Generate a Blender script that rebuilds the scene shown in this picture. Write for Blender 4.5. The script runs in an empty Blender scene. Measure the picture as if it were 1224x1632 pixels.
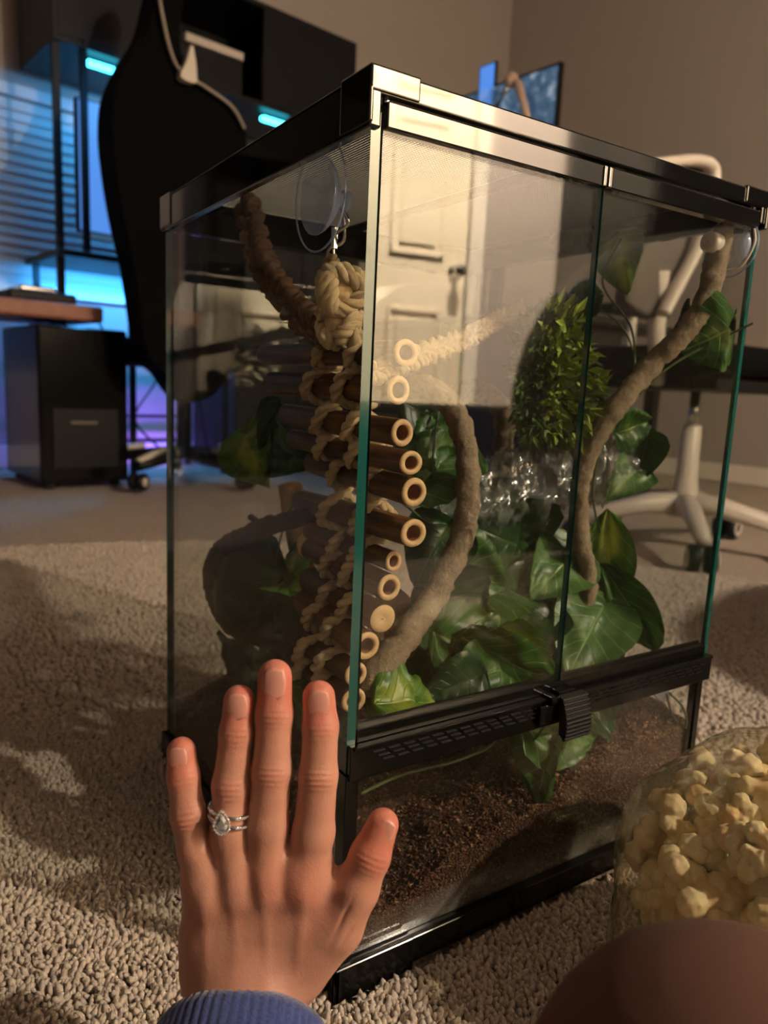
import bpy, bmesh, math, random
import numpy as np
from mathutils import Vector, Matrix, noise as mn
random.seed(7); rng = np.random.default_rng(7)
scene = bpy.context.scene; COL = scene.collection
pi = math.pi
# ------------------------------------------------------------------ camera
CAM = Vector((-0.23476, -0.39236, 0.42944))
CR = Vector((0.83983532, -0.54094318, 0.04535543))
CU = Vector((0.05192782, 0.16322593, 0.98522119))
CF = Vector((0.54035187, 0.82506835, -0.1651729))
FPX = 1179.47
cd = bpy.data.cameras.new('camera'); cam = bpy.data.objects.new('camera', cd); COL.objects.link(cam)
cam.matrix_world = Matrix(((CR.x, CU.x, -CF.x, CAM.x), (CR.y, CU.y, -CF.y, CAM.y), (CR.z, CU.z, -CF.z, CAM.z), (0, 0, 0, 1)))
cd.sensor_fit = 'VERTICAL'; cd.sensor_height = 24.0; cd.sensor_width = 18.0
cd.lens = FPX / 1632 * 24.0; cd.clip_start = 0.01
cd.dof.use_dof = True; cd.dof.focus_distance = 0.49; cd.dof.aperture_fstop = 4.6
scene.camera = cam
# ------------------------------------------------------------------ world, light, exposure
w = bpy.data.worlds.new('world'); scene.world = w; w.use_nodes = True
w.node_tree.nodes['Background'].inputs[0].default_value = (0.5, 0.6, 1.0, 1)
w.node_tree.nodes['Background'].inputs[1].default_value = 0.02
scene.view_settings.view_transform = 'Standard'; scene.view_settings.look = 'None'
scene.view_settings.gamma = 1; scene.view_settings.exposure = 0.0; scene.view_settings.use_curve_mapping = False
TH = math.radians(8.4)
E1 = Vector((math.cos(TH), math.sin(TH), 0)); E2 = Vector((-math.sin(TH), math.cos(TH), 0))
def UV(u, v, z=0.0): return E1 * u + E2 * v + Vector((0, 0, z))
def lamp(name, kind, loc, power, col, radius=.05, size=None, aim=None):
    l = bpy.data.lights.new(name, kind); l.energy = power; l.color = col
    if kind in ('POINT', 'SPOT'): l.shadow_soft_size = radius
    if kind == 'AREA':
        l.shape = 'RECTANGLE'; l.size, l.size_y = size
    o = bpy.data.objects.new(name, l); COL.objects.link(o); o.location = loc
    if aim is not None: o.rotation_euler = (Vector(aim) - Vector(loc)).to_track_quat('-Z', 'Y').to_euler()
    return o
KEY = Vector((1.38, -1.82, 1.92))
lamp('ceiling_lamp_bulb', 'POINT', KEY, 195, (1.0, .82, .64), .03)
dl = lamp('added_door_fill', 'SPOT', UV(1.45, -1.55, 3.28), 5800, (1.0, .82, .62), .04, aim=UV(1.45, -2.58, 1.15)); dl.data.spot_size = math.radians(44); dl.data.spot_blend = .3  # added spot, no such lamp known; brightens the door mirrored in the glass
lamp('led_blue_shelf', 'AREA', UV(1.35, 3.0, 1.60), 16.0, (.06, .42, 1.0), size=(1.1, .03), aim=UV(1.0, 3.25, .9))
lamp('led_blue_desk', 'AREA', UV(1.1, 3.0, .86), 10, (.05, .38, 1.0), size=(.66, .03), aim=UV(1.1, 3.25, .45))
lamp('led_purple_floor', 'AREA', UV(1.1, 3.02, .07), 5, (.25, .10, 1.0), size=(.7, .03), aim=UV(1.1, 3.25, .25))
# ------------------------------------------------------------------ picture-to-place helpers (a ray met with a plane at a known place)
def ray(px, py): return (CF * FPX + CR * (px - 612) - CU * (py - 816)).normalized()
def PA(px, py, ax, val):
    d = ray(px, py); return CAM + d * ((val - CAM[ax]) / d[ax])
def PX(px, py, X): return PA(px, py, 0, X)
def PY(px, py, Y): return PA(px, py, 1, Y)
def PZ(px, py, Z): return PA(px, py, 2, Z)
def PD(px, py, dep):
    d = ray(px, py); return CAM + d * (dep / d.dot(CF))
def PV(px, py, v):
    d = ray(px, py); return CAM + d * ((v - CAM.dot(E2)) / d.dot(E2))
def PU(px, py, u):
    d = ray(px, py); return CAM + d * ((u - CAM.dot(E1)) / d.dot(E1))
# ------------------------------------------------------------------ materials
class NT:
    def __init__(s, name):
        s.m = bpy.data.materials.new(name); s.m.use_nodes = True; s.t = s.m.node_tree; s.n = s.t.nodes; s.l = s.t.links
        s.b = s.n['Principled BSDF']; s.out = s.n['Material Output']
    def node(s, typ, **kw):
        o = s.n.new(typ)
        for k, v in kw.items(): setattr(o, k, v)
        return o
    def link(s, a, b): s.l.new(a, b)
    def math(s, op, a, b=None, c=None, clamp=False):
        o = s.n.new('ShaderNodeMath'); o.operation = op; o.use_clamp = clamp
        for i, x in enumerate((a, b, c)):
            if x is None: continue
            if isinstance(x, (int, float)): o.inputs[i].default_value = x
            else: s.link(x, o.inputs[i])
        return o.outputs[0]
    def coord(s, which='Object', scale=None):
        tc = s.node('ShaderNodeTexCoord')
        if scale is None: return tc.outputs[which]
        mp = s.node('ShaderNodeMapping'); mp.inputs['Scale'].default_value = scale
        s.link(tc.outputs[which], mp.inputs[0]); return mp.outputs[0]
    def noise(s, scale, detail=3, vec=None, rough=.5):
        o = s.node('ShaderNodeTexNoise'); o.inputs['Scale'].default_value = scale; o.inputs['Detail'].default_value = detail
        o.inputs['Roughness'].default_value = rough
        s.link(vec if vec is not None else s.coord(), o.inputs['Vector']); return o.outputs['Fac']
    def ramp(s, fac, stops):
        o = s.node('ShaderNodeValToRGB'); e = o.color_ramp.elements
        while len(e) < len(stops): e.new(.5)
        for x, (p, c) in zip(e, stops): x.position = p; x.color = (*c, 1)
        s.link(fac, o.inputs[0]); return o.outputs[0]
    def mix(s, fac, a, b):
        o = s.node('ShaderNodeMix', data_type='RGBA')
        for sock, x in ((o.inputs[0], fac), (o.inputs[6], a), (o.inputs[7], b)):
            if isinstance(x, (int, float)): sock.default_value = x
            elif isinstance(x, tuple): sock.default_value = (*x, 1)
            else: s.link(x, sock)
        return o.outputs[2]
    def bump(s, h, strength=.5, dist=.001):
        o = s.node('ShaderNodeBump'); o.inputs['Strength'].default_value = strength; o.inputs['Distance'].default_value = dist
        s.link(h, o.inputs['Height']); s.link(o.outputs[0], s.b.inputs['Normal'])
    def color(s, c):
        if isinstance(c, tuple): s.b.inputs['Base Color'].default_value = (*c, 1)
        else: s.link(c, s.b.inputs['Base Color'])
    def set(s, **kw):
        for k, v in kw.items(): s.b.inputs[k.replace('_', ' ')].default_value = v
def lin(r, g, b): return tuple(((x / 255) / 12.92 if x / 255 <= .04045 else ((x / 255 + .055) / 1.055) ** 2.4) for x in (r, g, b))
def simple(name, col, rough=.5, metal=0., noise=None, bump=None, **kw):
    t = NT(name)
    if noise:
        sc, amt = noise; f = t.noise(sc, 4)
        t.color(t.mix(f, tuple(c * (1 - amt) for c in col), tuple(min(1, c * (1 + amt)) for c in col)))
    else: t.color(col)
    t.set(Roughness=rough, Metallic=metal)
    if bump: t.bump(t.noise(bump[0], 4), bump[1], bump[2])
    for k, v in kw.items(): t.set(**{k: v})
    return t.m
def emit(name, col, strength):
    t = NT(name); t.color((0.01, .01, .01)); t.b.inputs['Emission Color'].default_value = (*col, 1); t.b.inputs['Emission Strength'].default_value = strength; return t.m
def film(name, f0, tint=(1, 1, 1), rough=0., dust=.0, dustcol=(.6, .55, .5), bump=None):
    t = NT(name); t.n.remove(t.b)
    g = t.node('ShaderNodeNewGeometry'); d = t.node('ShaderNodeVectorMath', operation='DOT_PRODUCT')
    t.link(g.outputs['Normal'], d.inputs[0]); t.link(g.outputs['Incoming'], d.inputs[1])
    c = t.math('ABSOLUTE', d.outputs['Value']); x = t.math('SUBTRACT', 1.0, c, clamp=True); x5 = t.math('POWER', x, 5.0)
    F = t.math('MULTIPLY_ADD', x5, 1 - f0, f0)
    tr = t.node('ShaderNodeBsdfTransparent'); tr.inputs[0].default_value = (*tint, 1)
    gl = t.node('ShaderNodeBsdfGlossy'); gl.inputs['Roughness'].default_value = rough
    df = t.node('ShaderNodeBsdfDiffuse'); df.inputs[0].default_value = (*dustcol, 1)
    m1 = t.node('ShaderNodeMixShader'); t.link(F, m1.inputs[0]); t.link(tr.outputs[0], m1.inputs[1]); t.link(gl.outputs[0], m1.inputs[2])
    m2 = t.node('ShaderNodeMixShader')
    if dust:
        dn = t.math('MULTIPLY', t.noise(18, 4), dust * 2); t.link(dn, m2.inputs[0])
    else: m2.inputs[0].default_value = 0
    t.link(m1.outputs[0], m2.inputs[1]); t.link(df.outputs[0], m2.inputs[2]); t.link(m2.outputs[0], t.out.inputs[0])
    if bump:
        bp = t.node('ShaderNodeBump'); bp.inputs['Strength'].default_value = bump[1]; bp.inputs['Distance'].default_value = bump[2]
        t.link(t.noise(bump[0], 3), bp.inputs['Height']); t.link(bp.outputs[0], gl.inputs['Normal'])
    return t.m
M = {}
M['glass'] = film('pane_glass', .055, tint=(.975, .985, .975), dust=.0035)
M['glass_edge'] = simple('glass_edge_green', lin(22, 74, 70), .12, Coat_Weight=.6)
M['black'] = simple('black_gloss_plastic', (.006, .006, .006), .07, Coat_Weight=1.0, Coat_Roughness=.04)
M['lid'] = M['black']; M['black'] = simple('black_plastic', (.004, .004, .004), .16, Specular_IOR_Level=.35)
M['black2'] = simple('black_satin_plastic', (.005, .005, .006), .5, Specular_IOR_Level=.25)
M['blackfab'] = simple('black_fabric', (.0014, .0014, .0019), .9, noise=(40, .4), Specular_IOR_Level=.1)
M['wire'] = simple('screen_wire', (.05, .05, .05), .35, metal=.6)
M['steel'] = simple('polished_steel', (.75, .74, .72), .15, metal=1.)
M['silver'] = simple('ring_silver', (.85, .84, .82), .12, metal=1.)
M['white'] = simple('white_plastic', lin(205, 195, 182), .4)
M['wallm'] = simple('wall_paint', lin(158, 148, 141), .85, noise=(6, .02), bump=(220, .15, .0006))
M['ceil'] = simple('ceiling_paint', lin(140, 133, 126), .9)
M['trim'] = simple('trim_paint', lin(222, 214, 200), .45)
M['doorm'] = simple('door_paint', lin(225, 214, 190), .4)
M['greymesh'] = simple('grey_mesh_fabric', lin(92, 84, 78), .85, noise=(300, .25))
M['blinds'] = simple('blind_slat_white', lin(190, 190, 190), .55)
M['night'] = simple('night_glass', (.004, .005, .008), .05)
M['wood'] = simple('reddish_table_wood', lin(150, 98, 78), .5, noise=(14, .3))
M['piping'] = simple('pale_piping', lin(150, 138, 125), .6)
M['led'] = emit('led_cyan', (.05, .75, 1.0), 9)
M['screenblue'] = emit('screen_blue', (.09, .27, .80), 1.0)
M['cup'] = film('suction_cup_vinyl', .10, tint=(.80, .86, .93), rough=.06, dust=.36, dustcol=(.45, .58, .9))
M['bag'] = film('popcorn_bag_film', .11, tint=(.93, .91, .83), rough=.05, dust=.06, dustcol=(.75, .68, .4), bump=(26, .9, .004))
M['wrap'] = film('crumpled_wrap_film', .09, tint=(.95, .96, .95), rough=.10, dust=.13, dustcol=(.55, .6, .6), bump=(70, 1.0, .004))
def mat_carpet():
    t = NT('carpet_yarn'); oi = t.coord('Object')
    f = t.noise(260, 2, oi); f2 = t.noise(5, 3, oi)
    c = t.mix(f, lin(160, 146, 132), lin(236, 223, 206)); c = t.mix(t.math('MULTIPLY', f2, .3), c, lin(140, 122, 104)); t.color(c)
    t.set(Roughness=.8, Sheen_Weight=.15); t.bump(t.noise(900, 3, oi), .5, .001); return t.m
M['carpet'] = mat_carpet()
def mat_floor():
    t = NT('carpet_base'); f = t.noise(130, 3); f2 = t.noise(5, 3)
    c = t.mix(f, lin(150, 136, 122), lin(222, 208, 190)); c = t.mix(t.math('MULTIPLY', f2, .3), c, lin(140, 122, 104)); t.color(c)
    t.set(Roughness=.95); t.bump(t.noise(140, 4), 1., .008); return t.m
M['floor'] = mat_floor()
def mat_soil():
    t = NT('coco_husk'); f = t.noise(420, 3); g = t.noise(60, 3)
    c = t.ramp(f, [(.3, (.010, .004, .002)), (.52, (.05, .021, .009)), (.75, (.17, .080, .036))]); c = t.mix(t.math('MULTIPLY', g, .5), c, (.02, .008, .004)); t.color(c)
    t.set(Roughness=.8); t.bump(t.noise(600, 4), 1., .003); return t.m
M['soil'] = mat_soil()
M['chip'] = simple('husk_chip', (.15, .062, .026), .7, noise=(150, .9))
M['chip2'] = simple('husk_chip_pale', (.33, .19, .095), .65, noise=(150, .5))
def mat_rope(name, a, b):
    t = NT(name); co = t.coord('UV', (1, 1, 1)); wv = t.node('ShaderNodeTexWave'); wv.inputs['Scale'].default_value = 9; wv.inputs['Distortion'].default_value = 2.5
    mp = t.node('ShaderNodeMapping'); mp.inputs['Rotation'].default_value = (0, 0, .5); t.link(co, mp.inputs[0]); t.link(mp.outputs[0], wv.inputs['Vector'])
    f = t.math('MULTIPLY_ADD', t.noise(240, 4), .6, t.math('MULTIPLY', wv.outputs['Fac'], .4)); t.color(t.mix(f, a, b)); t.set(Roughness=.75, Sheen_Weight=.2)
    t.bump(f, .9, .0012); return t.m
M['jute'] = mat_rope('pale_jute', lin(170, 138, 92), lin(250, 226, 176))
M['seagrass'] = mat_rope('brown_seagrass', lin(70, 44, 20), lin(150, 104, 58))
def mat_bark(name, a, b, bd=.0022):
    t = NT(name); co = t.coord('Object'); n1 = t.noise(260, 5, co, .65); n2 = t.noise(45, 3, co)
    c = t.mix(n1, a, b); t.color(t.mix(t.math('MULTIPLY', n2, .45), c, tuple(x * .45 for x in a))); t.set(Roughness=.85); t.bump(t.math('ADD', n1, n2), 1., bd); return t.m
M['vine'] = mat_bark('bendy_vine_bark', lin(88, 76, 60), lin(182, 162, 134))
M['vinedark'] = mat_bark('bendy_vine_dark', lin(44, 38, 28), lin(96, 84, 62))
M['cork'] = mat_bark('cork_bark', lin(110, 76, 50), lin(176, 134, 96))
M['log'] = mat_bark('peeled_branch', lin(158, 122, 80), lin(206, 170, 122), .0008)
def mat_bamboo():
    t = NT('dark_bamboo'); tc = t.node('ShaderNodeTexCoord'); mp = t.node('ShaderNodeMapping'); mp.inputs['Scale'].default_value = (90, 4, 90); t.link(tc.outputs['Object'], mp.inputs[0])
    n = t.noise(3, 4, mp.outputs[0]); n2 = t.noise(30, 3)
    c = t.ramp(t.math('ADD', t.math('MULTIPLY', n, .6), t.math('MULTIPLY', n2, .4)), [(.35, lin(46, 28, 14)), (.52, lin(88, 56, 26)), (.72, lin(140, 98, 50))]); t.color(c); t.set(Roughness=.45); t.bump(n, .3, .0005); return t.m
M['bamboo'] = mat_bamboo()
M['bambooend'] = simple('bamboo_cut_end', lin(200, 168, 124), .7, noise=(500, .2))
M['bambooin'] = simple('bamboo_inside', lin(132, 88, 54), .8, noise=(200, .4))
def mat_leaf(name, g1, g2, vein, patch=0.35):
    t = NT(name); tc = t.node('ShaderNodeTexCoord'); sp = t.node('ShaderNodeSeparateXYZ'); t.link(tc.outputs['UV'], sp.inputs[0])
    ux = t.math('ABSOLUTE', t.math('MULTIPLY_ADD', sp.outputs[0], 2., -1.)); vy = sp.outputs[1]
    mid = t.math('SUBTRACT', 1., t.math('MULTIPLY', ux, 22.), clamp=True)
    ph = t.math('FRACT', t.math('MULTIPLY', t.math('SUBTRACT', vy, t.math('MULTIPLY', ux, .30)), 6.5))
    sv = t.math('SUBTRACT', 1., t.math('MULTIPLY', t.math('ABSOLUTE', t.math('SUBTRACT', ph, .5)), 13.), clamp=True)
    vv = t.math('MAXIMUM', mid, t.math('MULTIPLY', sv, .5))
    n = t.noise(55, 4); base = t.mix(n, g1, g2)
    pt = t.math('MULTIPLY', t.math('SUBTRACT', t.noise(38, 5), .62 - patch * .3), 6., clamp=True)
    pt = t.math('MULTIPLY', pt, t.math('SUBTRACT', 1., t.math('MULTIPLY', ux, 1.5), clamp=True))
    c = t.mix(t.math('MULTIPLY', pt, .8), base, vein); c = t.mix(t.math('MULTIPLY', vv, .55), c, vein); t.color(c)
    t.set(Roughness=.38, Specular_IOR_Level=.45); t.bump(t.math('MULTIPLY_ADD', vv, -.7, t.math('MULTIPLY', n, .4)), .8, .0012)
    tl = t.node('ShaderNodeBsdfTranslucent'); t.link(c, tl.inputs[0]); mx = t.node('ShaderNodeMixShader'); mx.inputs[0].default_value = .28
    t.link(t.b.outputs[0], mx.inputs[1]); t.link(tl.outputs[0], mx.inputs[2]); t.link(mx.outputs[0], t.out.inputs[0]); return t.m
M['leaf'] = mat_leaf('ivy_leaf_green', lin(30, 70, 24), lin(62, 112, 40), lin(168, 190, 96), .1)
M['leafdark'] = mat_leaf('ivy_leaf_dark', lin(22, 48, 24), lin(40, 78, 36), lin(84, 112, 60), .0)
M['leafvar'] = mat_leaf('ivy_leaf_variegated', lin(52, 92, 26), lin(88, 136, 44), lin(188, 200, 78), .8)
M['leafpale'] = mat_leaf('ivy_leaf_pale', lin(48, 86, 40), lin(88, 130, 66), lin(180, 204, 140), .4)
M['stem'] = simple('green_stem', lin(70, 84, 44), .5)
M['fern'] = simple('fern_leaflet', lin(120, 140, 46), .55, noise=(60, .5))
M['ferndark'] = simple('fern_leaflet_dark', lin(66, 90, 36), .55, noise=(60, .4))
def mat_skin():
    t = NT('hand_skin'); at = t.node('ShaderNodeAttribute'); at.attribute_name = 'red'
    n = t.noise(70, 4); c = t.mix(n, lin(176, 124, 106), lin(198, 148, 128)); c = t.mix(at.outputs['Fac'], c, lin(200, 92, 74)); t.color(c)
    t.set(Roughness=.5, Specular_IOR_Level=.35, Subsurface_Weight=.22, Subsurface_Scale=.006)
    t.b.inputs['Subsurface Radius'].default_value = (1., .35, .2)
    vo = t.node('ShaderNodeTexVoronoi'); vo.inputs['Scale'].default_value = 900; t.link(t.coord(), vo.inputs['Vector'])
    t.bump(t.math('ADD', t.math('MULTIPLY', vo.outputs['Distance'], .35), t.noise(260, 3)), .35, .0006); return t.m
M['skin'] = mat_skin()
M['nail'] = simple('fingernail', lin(214, 148, 132), .3, Coat_Weight=.25, Subsurface_Weight=.15)
M['hair'] = simple('brown_hair', lin(52, 34, 24), .6)
def mat_knit():
    t = NT('blue_knit'); f = t.noise(500, 2); t.color(t.mix(f, lin(44, 58, 112), lin(72, 92, 158))); t.set(Roughness=.95, Sheen_Weight=.3); t.bump(t.noise(700, 2), .6, .001); return t.m
M['knit'] = mat_knit()
def mat_pop():
    t = NT('popcorn'); at = t.node('ShaderNodeAttribute'); at.attribute_name = 'red'; n = t.noise(120, 4)
    c = t.mix(n, lin(232, 212, 160), lin(250, 240, 212)); c = t.mix(at.outputs['Fac'], c, lin(214, 160, 74)); t.color(c)
    t.set(Roughness=.6, Subsurface_Weight=.15, Subsurface_Scale=.004); t.bump(t.noise(300, 4), .6, .001); return t.m
M['pop'] = mat_pop()
def mat_diamond():
    t = NT('cut_stone'); t.color((.95, .95, .95)); t.set(Roughness=.03, Metallic=.75); return t.m
M['gem'] = mat_diamond()
def mat_fog():
    t = NT('condensation'); t.n.remove(t.b); tc = t.coord(); sp = t.node('ShaderNodeSeparateXYZ'); t.link(tc, sp.inputs[0])
    n = t.noise(45, 5); n2 = t.noise(500, 2)
    h = t.math('MULTIPLY', t.math('SUBTRACT', .052, sp.outputs[2]), 34., clamp=True)
    f = t.math('MULTIPLY', t.math('MULTIPLY', h, t.math('SUBTRACT', t.math('MULTIPLY', n, 2.), .55, clamp=True)), t.math('MULTIPLY_ADD', n2, .4, .36))
    tr = t.node('ShaderNodeBsdfTransparent'); df = t.node('ShaderNodeBsdfDiffuse'); df.inputs[0].default_value = (.55, .53, .5, 1)
    m = t.node('ShaderNodeMixShader'); t.link(f, m.inputs[0]); t.link(tr.outputs[0], m.inputs[1]); t.link(df.outputs[0], m.inputs[2]); t.link(m.outputs[0], t.out.inputs[0]); return t.m
M['fog'] = mat_fog()
# ------------------------------------------------------------------ mesh helpers
def tag(o, label=None, cat=None, group=None, kind=None):
    if label: o['label'] = label
    if cat: o['category'] = cat
    if group: o['group'] = group
    if kind: o['kind'] = kind
    return o
def thing(name, label, cat, loc, group=None, kind=None):
    o = bpy.data.objects.new(name, None); COL.objects.link(o); o.location = loc; o.empty_display_size = .02
    return tag(o, label, cat, group, kind)
def adopt(o, parent):
    o.parent = parent
    m = Matrix.Identity(4); p = parent; locs = []
    while p is not None: locs.append(p); p = p.parent
    pm = Matrix.Identity(4)
    for q in reversed(locs): pm = pm @ q.matrix_parent_inverse @ q.matrix_basis if q.parent else q.matrix_basis.copy()
    o.matrix_parent_inverse = pm.inverted(); return o
class MB:
    def __init__(s): s.v = []; s.f = []; s.mi = []; s.uv = []; s.cur = 0; s.useuv = False
    def add(s, vs, fs, uvs=None):
        n = len(s.v); s.v += [tuple(x) for x in vs]; s.f += [tuple(i + n for i in f) for f in fs]; s.mi += [s.cur] * len(fs)
        if uvs is None: s.uv += [(0., 0.)] * len(vs)
        else: s.uv += list(uvs); s.useuv = True
        return s
    def box(s, a, b, ax=None, o=None):
        xs = [(a[0], b[0]), (a[1], b[1]), (a[2], b[2])]
        P = [Vector((xs[0][i], xs[1][j], xs[2][k])) for i in (0, 1) for j in (0, 1) for k in (0, 1)]
        if ax: P = [ax[0] * p.x + ax[1] * p.y + ax[2] * p.z for p in P]
        if o is not None: P = [p + Vector(o) for p in P]
        return s.add(P, [(0, 1, 3, 2), (4, 6, 7, 5), (0, 4, 5, 1), (2, 3, 7, 6), (0, 2, 6, 4), (1, 5, 7, 3)])
    def rbox(s, u0, u1, v0, v1, z0, z1): return s.box((u0, v0, z0), (u1, v1, z1), (E1, E2, Vector((0, 0, 1))))
    def tube(s, pts, r, n=10, caps=True, closed=False, flat=1.0, ref=None):
        pts = [Vector(p) for p in pts]; N = len(pts)
        rs = [r] * N if isinstance(r, (int, float)) else list(r)
        vs = []; uvs = []; nrm = None; L = 0
        for i, p in enumerate(pts):
            a = pts[(i - 1) % N] if (closed or i > 0) else p; b = pts[(i + 1) % N] if (closed or i < N - 1) else p
            t = (b - a).normalized()
            if nrm is None:
                nrm = ref if ref is not None else (Vector((0, 0, 1)) if abs(t.z) < .9 else Vector((1, 0, 0)))
            nrm = (nrm - t * nrm.dot(t)).normalized(); bi = t.cross(nrm)
            if i: L += (p - pts[i - 1]).length
            for k in range(n):
                a_ = 2 * pi * k / n; vs.append(p + nrm * math.cos(a_) * rs[i] + bi * math.sin(a_) * rs[i] * flat); uvs.append((k / n, L / max(rs[0] * 6, 1e-5)))
        fs = []
        for i in range(N if closed else N - 1):
            for k in range(n):
                k2 = (k + 1) % n; i2 = (i + 1) % N
                fs.append((i * n + k, i * n + k2, i2 * n + k2, i2 * n + k))
        if caps and not closed: fs += [tuple(range(n - 1, -1, -1)), tuple(range((N - 1) * n, N * n))]
        return s.add(vs, fs, uvs)
    def lathe(s, c, axis, prof, n=20):
        axis = Vector(axis).normalized(); a = axis.orthogonal().normalized(); b = axis.cross(a); c = Vector(c); vs = []
        for (r, h) in prof:
            for k in range(n): t = 2 * pi * k / n; vs.append(c + axis * h + a * r * math.cos(t) + b * r * math.sin(t))
        fs = [(i * n + k, i * n + (k + 1) % n, (i + 1) * n + (k + 1) % n, (i + 1) * n + k) for i in range(len(prof) - 1) for k in range(n)]
        return s.add(vs, fs)
    def sphere(s, c, r, n=10, sc=(1, 1, 1)):
        c = Vector(c); vs = [c + Vector((0, 0, r * sc[2]))]; m = n // 2
        for i in range(1, m):
            for k in range(n):
                a = pi * i / m; b = 2 * pi * k / n; vs.append(c + Vector((r * sc[0] * math.sin(a) * math.cos(b), r * sc[1] * math.sin(a) * math.sin(b), r * sc[2] * math.cos(a))))
        vs.append(c - Vector((0, 0, r * sc[2]))); fs = [(0, 1 + k, 1 + (k + 1) % n) for k in range(n)]
        for i in range(m - 2):
            for k in range(n): fs.append((1 + i * n + k, 1 + (i + 1) * n + k, 1 + (i + 1) * n + (k + 1) % n, 1 + i * n + (k + 1) % n))
        l = len(vs) - 1; fs += [(l, l - n + (k + 1) % n, l - n + k) for k in range(n)]
        return s.add(vs, fs)
    def slab(s, pts, d):   # outline polygon (3-D points in one plane) given a thickness vector d
        n = len(pts); P = [Vector(p) for p in pts]
        return s.add([p for p in P] + [p + d for p in P], [tuple(range(n))[::-1], tuple(range(n, 2 * n))] + [(i, (i + 1) % n, n + (i + 1) % n, n + i) for i in range(n)])
    def build(s, name, mats, parent=None, smooth=False, bevel=None, sub=0, solid=None, fixn=False):
        me = bpy.data.meshes.new(name); me.from_pydata(s.v, [], s.f); me.update()
        if not isinstance(mats, (list, tuple)): mats = [mats]
        for m in mats: me.materials.append(m)
        if len(mats) > 1: me.polygons.foreach_set('material_index', s.mi)
        if smooth: me.polygons.foreach_set('use_smooth', [True] * len(me.polygons))
        if s.useuv:
            ul = me.uv_layers.new(name='UVMap'); idx = np.zeros(len(me.loops), dtype=np.int32); me.loops.foreach_get('vertex_index', idx)
            ul.data.foreach_set('uv', np.array(s.uv, dtype=np.float32)[idx].ravel())
        if fixn:
            bm = bmesh.new(); bm.from_mesh(me); bmesh.ops.recalc_face_normals(bm, faces=bm.faces); bm.to_mesh(me); bm.free()
        o = bpy.data.objects.new(name, me); COL.objects.link(o)
        if bevel:
            b = o.modifiers.new('bevel', 'BEVEL'); b.width = bevel; b.segments = 3; b.limit_method = 'ANGLE'; b.angle_limit = .6
        if solid: q = o.modifiers.new('thick', 'SOLIDIFY'); q.thickness = solid; q.offset = 0
        if sub: q = o.modifiers.new('sub', 'SUBSURF'); q.levels = sub; q.render_levels = sub
        if parent is not None: adopt(o, parent)
        return o
def spline(pts, n=8, closed=False):
    P = [Vector(p) for p in pts]; out = []; N = len(P)
    for i in range(N if closed else N - 1):
        g = (lambda j: P[j % N]) if closed else (lambda j: P[max(0, min(N - 1, j))])
        p0, p1, p2, p3 = g(i - 1), g(i), g(i + 1), g(i + 2)
        for k in range(n):
            t = k / n; out.append(.5 * ((2 * p1) + (p2 - p0) * t + (2 * p0 - 5 * p1 + 4 * p2 - p3) * t * t + (3 * p1 - p0 - 3 * p2 + p3) * t ** 3))
    if not closed: out.append(P[-1])
    return out
def frames(path):
    out = []; nrm = None
    for i, p in enumerate(path):
        t = (path[min(i + 1, len(path) - 1)] - path[max(0, i - 1)]).normalized()
        if nrm is None: nrm = t.orthogonal()
        nrm = (nrm - t * nrm.dot(t)).normalized(); out.append((p, t, nrm.copy(), t.cross(nrm)))
    return out
def copytree(o, parent=None):
    c = o.copy(); COL.objects.link(c)
    if parent is not None: c.parent = parent
    for ch in list(o.children): copytree(ch, c)
    return c
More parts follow.
